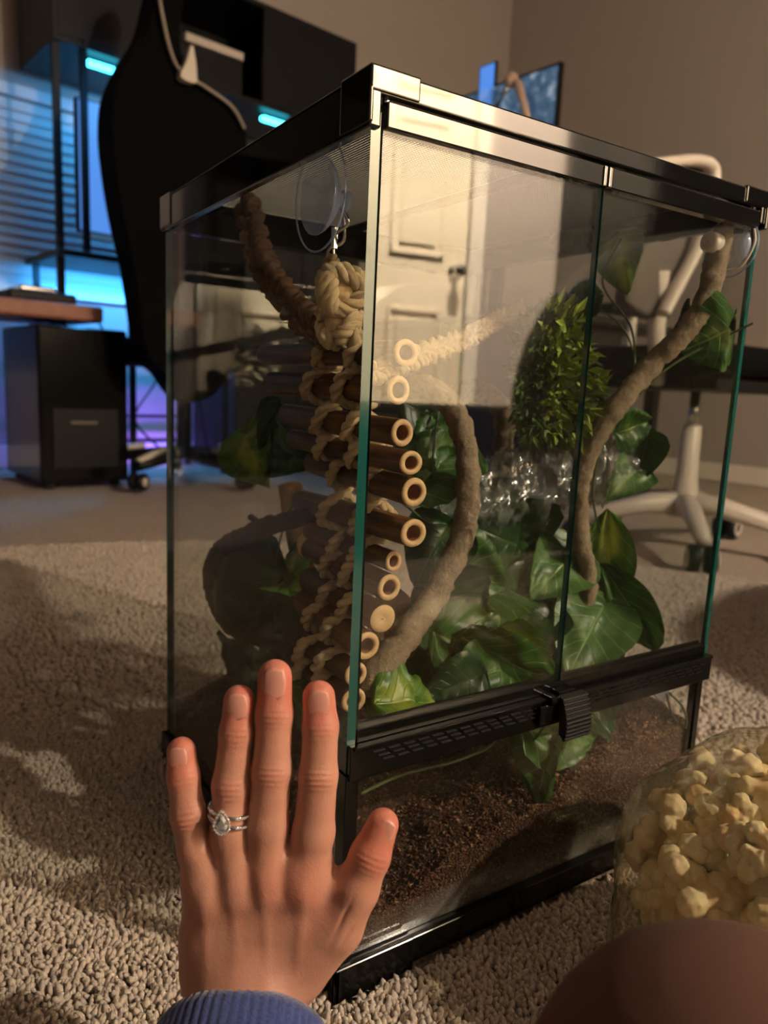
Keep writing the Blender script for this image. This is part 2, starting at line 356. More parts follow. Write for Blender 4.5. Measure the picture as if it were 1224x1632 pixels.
# ---- signed-distance bodies meshed with surface nets
def sdcap(P, a, b, ra, rb, zs=1.0):
    a = np.array(a, float); b = np.array(b, float); ab = b - a; t = np.clip(((P - a) @ ab) / max(ab @ ab, 1e-12), 0, 1)
    D = P - (a + t[:, None] * ab)
    if zs != 1.0: D = D * np.array([1, 1, 1 / zs])
    return np.sqrt((D * D).sum(1)) - (ra + t * (rb - ra))
def smin(a, b, k):
    h = np.clip(.5 + .5 * (b - a) / k, 0, 1); return b * (1 - h) + a * h - k * h * (1 - h)
def nets(fn, lo, hi, h):
    lo = np.array(lo, float); n = np.ceil((np.array(hi) - lo) / h).astype(int) + 1
    gx, gy, gz = np.meshgrid(*[np.arange(k) for k in n], indexing='ij')
    P = np.stack([gx, gy, gz], -1).reshape(-1, 3) * h + lo
    d = np.empty(len(P)); B = 400000
    for i in range(0, len(P), B): d[i:i + B] = fn(P[i:i + B])
    d = d.reshape(n); ins = d < 0
    c = [d[i:n[0] - 1 + i, j:n[1] - 1 + j, k:n[2] - 1 + k] for i in (0, 1) for j in (0, 1) for k in (0, 1)]
    off = [(i, j, k) for i in (0, 1) for j in (0, 1) for k in (0, 1)]
    acc = np.zeros(c[0].shape + (3,)); cnt = np.zeros(c[0].shape)
    for a in range(8):
        for b in range(a + 1, 8):
            if sum(abs(off[a][q] - off[b][q]) for q in range(3)) != 1: continue
            m = (c[a] < 0) != (c[b] < 0); den = np.where(m, c[a] - c[b], 1); t = np.where(m, c[a] / den, 0)
            for q in range(3): acc[..., q] += m * (off[a][q] + t * (off[b][q] - off[a][q]))
            cnt += m
    act = cnt > 0; idx = -np.ones(c[0].shape, int); idx[act] = np.arange(act.sum())
    ii = np.argwhere(act); V = (ii + acc[act] / cnt[act][:, None]) * h + lo; F = []
    for ax in range(3):
        o1, o2 = (ax + 1) % 3, (ax + 2) % 3
        s0 = [slice(1, -1)] * 3; s0[ax] = slice(0, -1); s1 = list(s0); s1[ax] = slice(1, None)
        A = ins[tuple(s0)]; Bm = ins[tuple(s1)]; ch = np.argwhere(A != Bm)
        if not len(ch): continue
        ch2 = ch.copy(); ch2[:, o1] += 1; ch2[:, o2] += 1
        flip = ~A[tuple(ch.T)]
        def cell(d1, d2):
            q = ch2.copy(); q[:, o1] -= d1; q[:, o2] -= d2; return idx[tuple(q.T)]
        quad = np.stack([cell(1, 1), cell(0, 1), cell(0, 0), cell(1, 0)], 1); quad[flip] = quad[flip][:, ::-1]; F.append(quad)
    F = np.concatenate(F); F = F[(F >= 0).all(1)]; return V, F
def npmesh(name, V, F, mats, parent=None, smooth=True, red=None, mi=None):
    me = bpy.data.meshes.new(name); V = np.asarray(V, np.float32); F = np.asarray(F, np.int32); k = F.shape[1]
    me.vertices.add(len(V)); me.vertices.foreach_set('co', V.ravel()); me.loops.add(F.size); me.loops.foreach_set('vertex_index', F.ravel())
    me.polygons.add(len(F)); me.polygons.foreach_set('loop_start', np.arange(0, F.size, k, dtype=np.int32)); me.polygons.foreach_set('loop_total', np.full(len(F), k, np.int32))
    if not isinstance(mats, (list, tuple)): mats = [mats]
    for m in mats: me.materials.append(m)
    if mi is not None: me.polygons.foreach_set('material_index', np.asarray(mi, np.int32))
    me.update(calc_edges=True); me.validate()
    if smooth: me.polygons.foreach_set('use_smooth', [True] * len(me.polygons))
    if red is not None:
        a = me.attributes.new('red', 'FLOAT', 'POINT'); a.data.foreach_set('value', np.asarray(red, np.float32))
    o = bpy.data.objects.new(name, me); COL.objects.link(o)
    if parent is not None: adopt(o, parent)
    return o

# ================================================================== THE ROOM
def struct(mb, name, mat, **kw): return tag(mb.build(name, mat, **kw), kind='structure')
VW, UW, VB, UL, HC = 3.25, 3.85, -2.55, -2.4, 3.3
fl = MB().rbox(UL, UW, VB, VW, -.05, -.004); floor = struct(fl, 'floor', M['floor'])
struct(MB().rbox(UL, UW, VB, VW, HC, HC + .05), 'ceiling', M['ceil'])
struct(MB().rbox(UW, UW + .1, VB, VW, 0, HC), 'wall_right', M['wallm'])
struct(MB().rbox(UL - .1, UL, VB, VW, 0, HC), 'wall_left', M['wallm'])
WU0, WU1, WZ0, WZ1 = -.25, 2.3, .80, 1.62
b = MB().rbox(UL, WU0, VW, VW + .12, 0, HC).rbox(WU1, UW, VW, VW + .12, 0, HC).rbox(WU0, WU1, VW, VW + .12, 0, WZ0).rbox(WU0, WU1, VW, VW + .12, WZ1, HC)
struct(b, 'wall_far', M['wallm'])
DU0, DU1, DZ = .70, 1.56, 2.03
b = MB().rbox(UL, DU0, VB - .1, VB, 0, HC).rbox(DU1, UW, VB - .1, VB, 0, HC).rbox(DU0, DU1, VB - .1, VB, DZ, HC)
struct(b, 'wall_back', M['wallm'])
struct(MB().rbox(UW - .014, UW, VB, VW, 0, .10), 'baseboard_right', M['trim'], bevel=.004)
struct(MB().rbox(UL, UW - .014, VW - .014, VW, 0, .10), 'baseboard_far', M['trim'], bevel=.004)
b = MB().rbox(UL, DU0 - .07, VB, VB + .014, 0, .10).rbox(DU1 + .07, UW - .014, VB, VB + .014, 0, .10); struct(b, 'baseboard_back', M['trim'], bevel=.004)
# door behind the photographer (seen mirrored in the front glass)
door = tag(bpy.data.objects.new('door_1', None), kind='structure'); COL.objects.link(door); door.location = UV(1.13, VB - .04)
b = MB().rbox(DU0 + .003, DU1 - .003, VB - .045, VB - .012, .008, DZ - .005)
b.build('door_leaf', M['doorm'], door)
for (u0, u1) in ((DU0 + .12, 1.08), (1.18, DU1 - .12)):
    for (z0, z1) in ((.2, .78), (1.0, 1.55), (1.66, 1.90)):
        q = MB()
        for (a0, a1, c0, c1) in ((u0, u1, z0, z0 + .018), (u0, u1, z1 - .018, z1), (u0, u0 + .018, z0, z1), (u1 - .018, u1, z0, z1)): q.rbox(a0, a1, VB - .012, VB - .002, c0, c1)
        q.rbox(u0 + .045, u1 - .045, VB - .012, VB - .005, z0 + .045, z1 - .045)
        q.build('door_panel', M['doorm'], door, bevel=.003)
k = MB().lathe(UV(1.50, VB - .012, .95), E2, [(0.001, 0), (.032, 0), (.032, .006), (.012, .01), (.012, .035), (.024, .042), (.029, .055), (.024, .068), (.001, .072)]); k.build('door_handle', M['steel'], door, smooth=True)
q = MB().rbox(DU0 - .07, DU0, VB, VB + .018, 0, DZ + .07).rbox(DU1, DU1 + .07, VB, VB + .018, 0, DZ + .07).rbox(DU0, DU1, VB, VB + .018, DZ, DZ + .07)
struct(q, 'trim_1', M['trim'], bevel=.004)
# light fixtures
t = thing('ceiling_light', 'round flush ceiling light by the door behind the photographer', 'ceiling light', UV(1.63, -1.95, HC))
L0 = Vector((KEY.x, KEY.y, HC)); MB().lathe(L0, (0, 0, -1), [(.001, 0), (.13, 0), (.14, .02), (.12, .035), (.001, .035)], 28).build('canopy', M['white'], t, smooth=True)
MB().tube([L0 - Vector((0, 0, .03)), L0 - Vector((0, 0, 1.25))], .008).build('stem', M['steel'], t)
MB().lathe(L0 - Vector((0, 0, 1.23)), (0, 0, -1), [(.02, 0), (.05, .03), (.085, .07), (.10, .10)], 28).build('shade', M['white'], t, smooth=True, solid=.003)
t = thing('added_fill_fixture', 'added ceiling spot housing that brightens the door for its mirror image', 'ceiling light', UV(1.45, -1.55, HC))  # housing made up for the added door spot
MB().lathe(UV(1.45, -1.55, HC), (0, 0, -1), [(.09, 0), (.09, .004), (.055, .004), (.05, .0)], 28).build('trim_ring', M['white'], t, smooth=True)
# dark wardrobe and low dark bed beside the door, both seen only in the glass
t = thing('wardrobe', 'tall dark wardrobe standing right of the door behind the photographer', 'wardrobe', UV(2.45, -2.2))
WZM = simple('wardrobe_dark', (.005, .0045, .004), .6, noise=(9, .3))
MB().rbox(2.02, 3.80, -2.52, -1.95, .06, 2.1).build('body', WZM, t, bevel=.006)
for u0 in (2.03, 2.475, 2.92, 3.365):
    d_ = MB().rbox(u0, u0 + .44, -1.95, -1.93, .08, 2.08).build('door', WZM, t, bevel=.004)
    x = u0 + (.40 if u0 in (2.03, 2.92) else .04); MB().tube([UV(x, -1.915, 1.0), UV(x, -1.915, 1.15)], .006).build('handle', M['steel'], d_)
MB().rbox(2.05, 3.78, -2.48, -1.98, 0, .06).build('plinth', WZM, t)
t = thing('bed', 'low bed with black cover behind the photographer, mirrored in the front glass', 'bed', UV(1.5, -1.6))
MB().rbox(.45, 2.6, -1.85, -1.35, .05, .24).build('bed_frame', WZM, t, bevel=.01)
MB().rbox(.47, 2.58, -1.83, -1.37, .24, .385).build('mattress', M['blackfab'], t, bevel=.04)
for (u_, v_) in ((.5, -1.8), (2.5, -1.8), (.5, -1.42), (2.5, -1.42)): MB().rbox(u_, u_ + .05, v_, v_ + .05, 0, .05).build('leg', WZM, t)
t = thing('added_dark_shelves', 'tall dark shelving added along the left wall to darken glass reflections', 'added_dark_shelves', UV(-2.2, 2.0))  # unseen, added to keep reflections dark in the side lid and pane
MB().rbox(-2.38, -2.36, .6, 2.78, 0, 2.4).build('back_panel', WZM, t)
for v_ in (.6, 1.32, 2.04, 2.75): MB().rbox(-2.36, -2.02, v_, v_ + .03, 0, 2.4).build('side_panel', WZM, t)
for z_ in (.05, .48, .92, 1.36, 1.8, 2.37): MB().rbox(-2.36, -2.03, .63, 2.75, z_, z_ + .03).build('shelf', WZM, t)
t = thing('beanbag', 'large dark rounded beanbag mirrored as an arch in the front glass', 'beanbag', (1.36, -.66, 0))
vs = []; n = 40
for j in range(22):
    a = pi * j / 21
    for i in range(n):
        b_ = 2 * pi * i / n; r = .47 * (math.sin(a) ** .7) * (1 + .05 * math.sin(6 * b_) * math.sin(a)); vs.append((1.36 + r * math.cos(b_), -.66 + r * math.sin(b_), .40 + .40 * math.cos(a) * (1.0 if a < pi / 2 else .99)))
MB().add(vs, [(j * n + i, j * n + (i + 1) % n, (j + 1) * n + (i + 1) % n, (j + 1) * n + i) for j in range(21) for i in range(n)]).build('cover', simple('beanbag_cover', (.07, .06, .05), .8, noise=(8, .2)), t, smooth=True)
MB().tube([(1.36 + .04 * math.cos(k), -.66 + .04 * math.sin(k), .803) for k in [2 * pi * q_ / 16 for q_ in range(16)]], .008, 8, closed=True).build('top_seam', M['blackfab'], t, smooth=True)
t = thing('added_dark_shelves', 'unseen dark shelving added left of the window to darken glass reflections', 'added_dark_shelves', UV(-1.5, 2.95))  # added out of view so the side pane mirrors something dark
MB().rbox(-2.35, -.42, 3.17, 3.2, 0, 2.3).build('back_panel', WZM, t)
for u_ in (-2.35, -1.4, -.45): MB().rbox(u_, u_ + .03, 2.8, 3.17, 0, 2.3).build('side_panel', WZM, t)
for z_ in (.05, .48, .92, 1.36, 1.8, 2.27): MB().rbox(-2.32, -.45, 2.82, 3.17, z_, z_ + .03).build('shelf', WZM, t)
# ================================================================== WINDOW, BLINDS
win = tag(bpy.data.objects.new('window_1', None), kind='structure'); COL.objects.link(win); win.location = UV(1.0, VW + .05, WZ0)
q = MB()
for (a, b_, c, d_) in ((WU0, WU1, WZ0, WZ0 + .05), (WU0, WU1, WZ1 - .05, WZ1), (WU0, WU0 + .05, WZ0, WZ1), (WU1 - .05, WU1, WZ0, WZ1), (1.0, 1.05, WZ0, WZ1)): q.rbox(a, b_, VW + .05, VW + .09, c, d_)
q.build('window_frame', M['trim'], win)
MB().rbox(WU0, WU1, VW + .065, VW + .071, WZ0, WZ1).build('window_glass', M['night'], win)
MB().rbox(WU0 - .05, WU1 + .05, VW - .035, VW + .05, WZ0 - .035, WZ0).build('window_sill', M['trim'], win, bevel=.004)
bl = thing('window_blinds', 'white horizontal slat blinds lit blue behind the desk', 'blinds', UV(1.0, VW - .0, WZ1))
slat = MB().box((-1.25, -.024, -.0015), (1.25, .024, .0015), (E1, (E2 * .30 + Vector((0, 0, .954))), (E2 * -.954 + Vector((0, 0, .3)))))
s0 = None; zz = WZ0 + .03
while zz < WZ1 - .05:
    if s0 is None:
        s0 = slat.build('slat', M['blinds']); o = s0
    else:
        o = s0.copy(); COL.objects.link(o)
    o.location = UV(1.02, VW + .015, zz); adopt(o, bl); zz += .042
MB().rbox(WU0 + .01, WU1 - .01, VW - .02, VW + .045, WZ1 - .05, WZ1 - .005).build('head_rail', M['blinds'], bl)
MB().rbox(WU0 + .01, WU1 - .01, VW - .012, VW + .040, WZ0 + .001, WZ0 + .018).build('bottom_rail', M['blinds'], bl)
for u_ in (.3, 1.25, 2.1): MB().rbox(u_, u_ + .003, VW - .014, VW - .012, WZ0, WZ1 - .05).build('ladder_cord', M['blinds'], bl)
# ================================================================== LEFT BACKGROUND : desk with hutch, tower, chair
t = thing('computer_desk', 'black metal frame computer desk with tall hutch and glowing blue strips', 'desk', UV(1.4, 2.95))
MB().rbox(.722, .748, 2.77, 2.795, 0, 1.66).build('post', M['black2'], t)
MB().rbox(.828, .852, 2.775, 2.80, .905, 1.66).build('post', M['black2'], t)
MB().rbox(2.12, 2.145, 2.77, 2.795, 1.48, 1.66).build('post', M['black2'], t)
for (u_, v_) in ((.735, 3.12), (1.44, 3.12), (1.44, 2.75), (1.0, 2.75)): MB().rbox(u_, u_ + .024, v_, v_ + .024, 0, .88).build('leg', M['black2'], t)
MB().rbox(.71, 1.47, 2.72, 3.16, .88, .905).build('desk_top', M['black2'], t, bevel=.004)
MB().rbox(.72, 2.15, 2.75, 3.17, 1.655, 1.675).build('hutch_shelf', M['black2'], t)
MB().rbox(.72, 2.15, 3.15, 3.17, 1.675, 2.08).build('hutch_back', M['black2'], t)
MB().rbox(.72, .74, 2.75, 3.15, 1.675, 2.08).build('hutch_side', M['black2'], t)
MB().rbox(2.13, 2.15, 2.75, 3.15, 1.675, 2.08).build('hutch_side', M['black2'], t)
MB().rbox(.72, 2.15, 2.75, 3.17, 2.06, 2.08).build('hutch_shelf', M['black2'], t)
MB().rbox(1.62, 2.13, 2.745, 2.76, 1.675, 2.06).build('hutch_door', M['black2'], t)
MB().rbox(.74, 1.22, 2.745, 2.76, 1.675, 2.06).build('hutch_door', M['black2'], t)
MB().rbox(.76, 1.44, 3.125, 3.14, .115, .135).build('cross_bar', M['black2'], t)
MB().rbox(.76, 1.44, 3.125, 3.14, .235, .250).build('cross_bar', M['black2'], t)
for (a, c) in ((.865, .985), (1.66, 1.80)):
    MB().rbox(a, c, 2.80, 2.83, 1.622, 1.640).build('led_bar', M['led'], t, bevel=.003)
t = thing('speaker', 'white framed paper box on the open shelf of the desk hutch', 'box', UV(1.42, 2.95, 1.675))
MB().rbox(1.26, 1.56, 2.82, 3.0, 1.676, 1.84).build('box_body', M['black2'], t, bevel=.004)
MB().rbox(1.28, 1.56, 2.81, 3.0, 1.842, 1.875).build('box_lid', M['white'], t, bevel=.004)
t.name = 'storage_box'; t['label'] = 'dark storage box with pale lid on the hutch shelf'
t = thing('monitor', 'computer monitor glowing plain blue on the black desk', 'monitor', UV(1.0, 2.95, .905))
MB().rbox(.862, 1.40, 2.90, 2.925, 1.02, 1.52).build('screen', [M['screenblue']], t)
MB().rbox(.852, 1.41, 2.915, 2.94, 1.01, 1.53).build('bezel', M['black2'], t)
MB().rbox(1.11, 1.15, 2.93, 2.95, .915, 1.2).build('stand', M['black2'], t); MB().rbox(1.03, 1.23, 2.86, 3.02, .905, .917).build('foot', M['black2'], t)
MB().rbox(.87, 1.40, 2.885, 2.90, .985, 1.008).build('ledge', M['white'], t)
t = thing('tall_cabinet', 'tall black cabinet under the hutch behind the terrarium', 'cabinet', UV(1.85, 2.95))
MB().rbox(1.5, 2.22, 2.76, 3.16, .04, 1.46).build('body', WZM, t, bevel=.005)
for u_ in (1.505, 1.863):
    d_ = MB().rbox(u_, u_ + .352, 2.745, 2.76, .06, 1.45).build('door', WZM, t, bevel=.003); x = u_ + (.32 if u_ < 1.7 else .03); MB().tube([UV(x, 2.735, .8), UV(x, 2.735, .92)], .005).build('handle', M['steel'], d_)
MB().rbox(1.52, 2.2, 2.78, 3.14, 0, .04).build('plinth', WZM, t)
t = thing('side_table', 'low reddish wooden table at the left edge above the black tower', 'table', UV(.2, 2.8))
MB().rbox(-.38, .815, 2.55, 3.05, .625, .685).build('table_top', M['wood'], t, bevel=.012)
for (u_, v_) in ((-.36, 2.6), (-.36, 2.98), (.02, 2.6), (.76, 3.0)): MB().rbox(u_, u_ + .03, v_, v_ + .03, 0, .625).build('leg', M['black2'], t)
t = thing('printer', 'low black electronic box with small light on the wooden table', 'electronics', UV(.45, 2.75, .685))
MB().rbox(.50, .74, 2.62, 2.86, .686, .725).build('body', M['black2'], t, bevel=.01)
MB().rbox(.55, .68, 2.66, 2.80, .725, .745).build('top_cover', M['steel'], t, bevel=.006)
MB().tube(spline([UV(.5, 2.75, .70), UV(.44, 2.7, .735), UV(.3, 2.7, .70), UV(.15, 2.7, .70)]), .004).build('cable', M['black2'], t)
t = thing('computer_tower', 'wide black computer tower standing on the carpet under the table', 'computer', UV(.72, 2.72))
MB().rbox(.555, .885, 2.50, 2.95, .02, .60).build('case', M['black'], t, bevel=.012)
MB().rbox(.60, .84, 2.49, 2.505, .08, .30).build('front_grille', M['black2'], t)
MB().rbox(.66, .76, 2.484, 2.49, .245, .255).build('badge', M['steel'], t)
for (u_, v_) in ((.58, 2.53), (.83, 2.53), (.58, 2.9), (.83, 2.9)): MB().rbox(u_, u_ + .03, v_, v_ + .03, 0, .02).build('foot', M['black2'], t)
# a few cables under the desk
for i, pts in enumerate(([(1.15, 2.9, .88), (1.06, 2.86, .62), (1.10, 2.85, .5), (1.18, 2.9, .42), (1.08, 2.9, .25), (1.2, 2.95, .12), (1.35, 2.98, .02)], [(1.0, 2.85, .88), (1.1, 2.8, .72), (1.25, 2.8, .6), (1.4, 2.9, .3), (1.5, 3.0, .02)], [(.9, 2.85, .66), (.97, 2.85, .52), (1.0, 2.9, .4), (1.02, 2.95, .05)])):
    o = MB().tube(spline([UV(*p) for p in pts], 8), .005, 6).build('cable', M['black2'], smooth=True)
    tag(o, ['black cable looping under the desk beside the tower', 'black cable sagging diagonally from the desk top to the floor', 'black cable hanging behind the tower'][i], 'cable')
# gaming chair draped with a black jacket
def catm2(pts, n=5): return spline([Vector((a, b_, 0)) for a, b_ in pts], n, True)
t = thing('gaming_chair', 'black high back gaming chair draped with black jacket by the desk', 'chair', UV(1.0, 2.2))
VC = 2.2
out = [(262, -60), (236, 40), (205, 92), (182, 145), (177, 205), (183, 270), (195, 345), (214, 430), (227, 520), (238, 572), (262, 596), (300, 640), (352, 620), (382, 540), (394, 420), (396, 300), (394, 215), (372, 172), (330, 140), (303, 110), (288, 60), (300, -60)]
poly = [PV(x, y, VC) for x, y in out]
pl = spline(poly, 4, True)
o = MB().slab(pl, E2 * .13).build('backrest', M['blackfab'], t, smooth=False, bevel=.035, fixn=True)
MB().tube(spline([PV(x, y, VC - .03) for x, y in ((248, -40), (262, 40), (276, 92), (292, 116), (330, 140), (370, 170), (390, 205))], 6), .0055, 8).build('piping', M['piping'], t, smooth=True)
MB().slab(spline([PV(x, y, VC - .05) for x, y in ((288, 122), (298, 96), (306, 70), (312, 96), (314, 122), (312, 132))], 3, True), E2 * .03).build('jacket_tag', M['white'], t, fixn=True)
MB().rbox(.86, 1.38, 2.26, 2.78, .47, .58).build('seat', M['blackfab'], t, bevel=.04)
MB().tube([UV(1.12, 2.5, .13), UV(1.12, 2.5, .47)], .03, 14).build('gas_lift', M['black2'], t, smooth=True)
for k in range(5):
    a = math.radians(215 + 72 * k); d_ = E1 * math.cos(a) + E2 * math.sin(a); c0 = UV(1.12, 2.5, .13); c1 = c0 + d_ * .34 - Vector((0, 0, .03))
    lg = MB().tube([c0, c1], [.03, .02], 10).build('base_leg', M['black2'], t, smooth=True)
    MB().tube([c0 + d_ * .16 + Vector((0, 0, .022)), c1 + Vector((0, 0, .02))], [.013, .013], 8).build('foot_pad', M['white'], lg, smooth=True)
    sd = d_.cross(Vector((0, 0, 1))); 
    cs = MB().lathe(c1 + sd * -.028 - Vector((0, 0, .058)), sd, [(.001, 0), (.030, .0), (.034, .008), (.034, .018), (.028, .022), (.028, .036), (.034, .04), (.034, .052), (.030, .058), (.001, .058)], 18).build('caster', M['black2'], t, smooth=True)
    MB().lathe(c1 + sd * -.031 - Vector((0, 0, .058)), sd, [(.001, 0), (.016, .0), (.018, .004)], 14).build('hub_cap', M['white'], cs, smooth=True)
# ================================================================== RIGHT BACKGROUND : office chair, desk, screens
oc = Vector((1.68, .93, 0))
t = thing('office_chair', 'white framed office chair with grey mesh back on carpet at right', 'chair', oc)
bk = [PY(x, y, .85) for x, y in ((1068, 252), (1100, 250), (1130, 258), (1137, 280), (1128, 330), (1110, 400), (1085, 470), (1070, 498), (1040, 505), (1010, 490), (1000, 470), (1018, 420), (1040, 350), (1055, 290))]
MB().slab(spline(bk, 4, True), Vector((0, .045, 0))).build('backrest', M['greymesh'], t, bevel=.012, fixn=True)
MB().tube(spline([PY(x, y, .82) for x, y in ((1040, 262), (1075, 258), (1110, 256), (1134, 268), (1132, 310), (1112, 390), (1080, 455), (1056, 500))], 7), .014, 10, flat=1.5).build('back_frame', M['white'], t, smooth=True)
sx = MB().box((-.26, -.25, .50), (.30, .27, .575), o=oc); sx.build('seat', M['blackfab'], t, bevel=.035)
MB().box((-.2, -.2, .46), (.24, .2, .50), o=oc).build('seat_pan', M['black2'], t, bevel=.01)
MB().tube([oc + Vector((-.2, -.02, .48)), oc + Vector((-.28, -.06, .60)), oc + Vector((-.3, -.07, .75))], .022, 10).build('back_post', M['white'], t, smooth=True)
for sy in (-.30, .30):
    a = MB().tube(spline([oc + Vector((.06, sy * .8, .49)), oc + Vector((.06, sy, .50)), oc + Vector((.06, sy, .60)), oc + Vector((.06, sy, .69))], 5), .016, 10).build('arm_post', M['white'], t, smooth=True)
    MB().box((-.08, sy - .04, .69), (.2, sy + .04, .72), o=oc).build('arm_pad', M['black2'], a, bevel=.012)
MB().tube([oc + Vector((0, 0, .33)), oc + Vector((0, 0, .47))], .014, 16).build('gas_lift', M['steel'], t, smooth=True)
MB().lathe(oc, (0, 0, 1), [(.001, .10), (.05, .10), (.042, .14), (.030, .22), (.027, .36), (.024, .365), (.001, .365)], 24).build('column_cover', M['white'], t, smooth=True)
for k in range(5):
    a = math.radians(225 + 72 * k); d_ = Vector((math.cos(a), math.sin(a), 0)); c0 = oc + Vector((0, 0, .135)); c1 = oc + d_ * .32 + Vector((0, 0, .085))
    MB().tube([c0, c0 + d_ * .1 + Vector((0, 0, .0)), c1], [.036, .03, .02], 10).build('base_leg', M['white'], t, smooth=True)
    sd = d_.cross(Vector((0, 0, 1)))
    for sg in (-1, 1):
        cs = MB().lathe(c1 + sd * (.007 * sg) - Vector((0, 0, .048)), sd * sg, [(.001, 0), (.034, 0), (.037, .006), (.037, .022), (.032, .028), (.001, .028)], 18).build('caster', M['black2'], t, smooth=True)
        MB().lathe(c1 + sd * (.0355 * sg) - Vector((0, 0, .048)), sd * sg, [(.026, 0), (.027, .003), (.016, .003), (.015, 0)], 16).build('hub_ring', M['white'], cs, smooth=True)
t = thing('standing_desk', 'dark desk standing by the far right wall behind the terrarium', 'desk', UV(2.6, 2.0))
DKW = simple('dark_desk_wood', (.020, .017, .014), .5, noise=(12, .3))
MB().rbox(2.1, 2.95, 1.35, 3.0, .72, .75).build('desk_top', DKW, t, bevel=.004)
MB().rbox(2.14, 2.6, 1.42, 2.0, .02, .72).build('drawer_unit', DKW, t)
MB().rbox(2.14, 2.6, 2.05, 2.9, .3, .72).build('modesty_panel', DKW, t)
for (u_, v_) in ((2.88, 1.4), (2.88, 2.9), (2.15, 2.9)): MB().rbox(u_, u_ + .05, v_, v_ + .05, 0, .72).build('leg', M['black2'], t)
UM = 2.45
a, b_, c, d_ = PU(893, 97, UM), PU(835, 131, UM), PU(835, 240, UM), PU(890, 240, UM)
def uvz(p): return p.dot(E1), p.dot(E2), p.z
_, v0, z1 = uvz(a); _, v1, z1b = uvz(PU(790, 158, UM))
t = thing('wide_monitor', 'thin black framed monitor with grey blue picture above the terrarium lid', 'monitor', UV(UM, (v0 + v1) / 2, .75))
SCR = NT('screen_picture'); SCR.color((.01, .01, .01)); nn = SCR.noise(22, 3); SCR.link(SCR.ramp(nn, [(.35, (.02, .05, .09)), (.55, (.055, .10, .16)), (.68, (.25, .30, .36))]), SCR.b.inputs['Emission Color']); SCR.b.inputs['Emission Strength'].default_value = 1.2
MB().rbox(UM, UM + .02, v0 + .012, v0 + .60, z1 - .36, z1 - .012).build('screen', SCR.m, t)
MB().rbox(UM + .004, UM + .03, v0, v0 + .612, z1 - .372, z1).build('bezel', M['black2'], t)
MB().rbox(UM + .03, UM + .06, v0 + .27, v0 + .34, .75, z1 - .15).build('stand', M['black2'], t); MB().rbox(UM - .05, UM + .12, v0 + .2, v0 + .42, .75, .765).build('foot', M['black2'], t)
t = thing('microphone_arm', 'pale jointed boom arm in front of the wide monitor', 'arm', UV(2.3, v0 + .4, .75))
PAL = simple('pale_pink_arm', lin(190, 160, 140), .5)
p1, p2, p3, p4 = PU(790, 172, 2.38), PU(815, 128, 2.38), PU(826, 134, 2.38), PU(845, 205, 2.38)
MB().tube([p1 - Vector((0, 0, .0)), p2], .012, 8).build('lower_arm', M['steel'], t, smooth=True)
MB().tube([p2, p3, p4], [.018, .02, .013], 8).build('upper_arm', PAL, t, smooth=True); MB().sphere(p2, .032, 12).build('joint', PAL, t, smooth=True)
pb = Vector((p1.x, p1.y, .75)); MB().tube([pb, p1], .012, 8).build('pole', M['black2'], t, smooth=True); MB().lathe(pb, (0, 0, 1), [(.001, 0), (.06, 0), (.06, .012), (.001, .012)]).build('clamp', M['black2'], t)
a = PU(766, 108, UM); _, va, za = uvz(a); _, vb_, zb_ = uvz(PU(786, 160, UM))
t = thing('small_tablet', 'small upright tablet showing blue left of the wide monitor', 'tablet', UV(UM, va, .75))
MB().rbox(UM, UM + .01, vb_ + .008, va, za - .22, za).build('screen', M['screenblue'], t); MB().rbox(UM + .004, UM + .018, vb_, va + .008, za - .228, za + .008).build('case', M['black2'], t)
MB().rbox(UM + .018, UM + .03, (va + vb_) / 2 - .01, (va + vb_) / 2 + .01, .75, za - .1).build('stand', M['black2'], t)
# ================================================================== THE TERRARIUM
W, D, H = .405, .410, .610
Z3 = Vector((0, 0, 1))
T = thing('glass_terrarium', 'tall black framed glass terrarium with double doors standing on the carpet', 'terrarium', (W / 2, D / 2, 0))
q = MB(); BZ = .0256
for a, b_ in (((0, 0, .004), (W, .014, BZ)), ((0, D - .014, .004), (W, D, BZ)), ((0, .014, .004), (.014, D - .014, BZ)), ((W - .014, .014, .004), (W, D - .014, BZ)), ((.014, .014, .006), (W - .014, D - .014, .012))): q.box(a, b_)
q.build('base_frame', M['black'], T, bevel=.0015)
LZ0 = .578
q = MB()
for a, b_ in (((0, .0, .5965), (W, .016, H)), ((0, D - .014, LZ0), (W, D, H)), ((0, 0, LZ0), (.008, D, H)), ((W - .008, .0, LZ0 + .006), (W, D, H)), ((.0, .016, H - .004), (.02, D - .014, H)), ((W - .02, .016, H - .004), (W, D - .014, H)), ((.02, .016, H - .004), (W - .02, .03, H)), ((.02, D - .03, H - .004), (W - .02, D - .014, H))): q.box(a, b_)
q.build('lid_frame', M['lid'], T, bevel=.0014)
cc = M['lid']
for (x0, x1) in ((-.0012, .034), (W - .034, W + .0012)):
    for (y0, y1) in ((-.0012, .034), (D - .034, D + .0012)):
        fx = x0 if x0 < 0 else x1 - .003; fy = y0 if y0 < 0 else y1 - .003
        z0 = .5975 if y0 < 0 else LZ0 + .002
        c = MB().box((x0, fy, z0), (x1, fy + .003, H + .0012)).box((fx, y0, LZ0 + .002), (fx + .003, y1, H + .0012)).box((x0, y0, H - .001), (x1, y1, H + .0014)); c.build('lid_corner_cap', cc, T, bevel=.0012)
        x0b, x1b = (-.0018, .066) if x0 < 0 else (W - .066, W + .0018); y0b, y1b = (-.0018, .05) if y0 < 0 else (D - .05, D + .0018)
        fx = x0b if x0 < 0 else x1b - .005; fy = y0b if y0 < 0 else y1b - .005
        MB().box((x0b, fy, 0), (x1b, fy + .005, BZ + .0016)).box((fx, y0b, 0), (fx + .005, y1b, BZ + .0016)).build('base_corner_cap', M['black'], T, bevel=.0016)
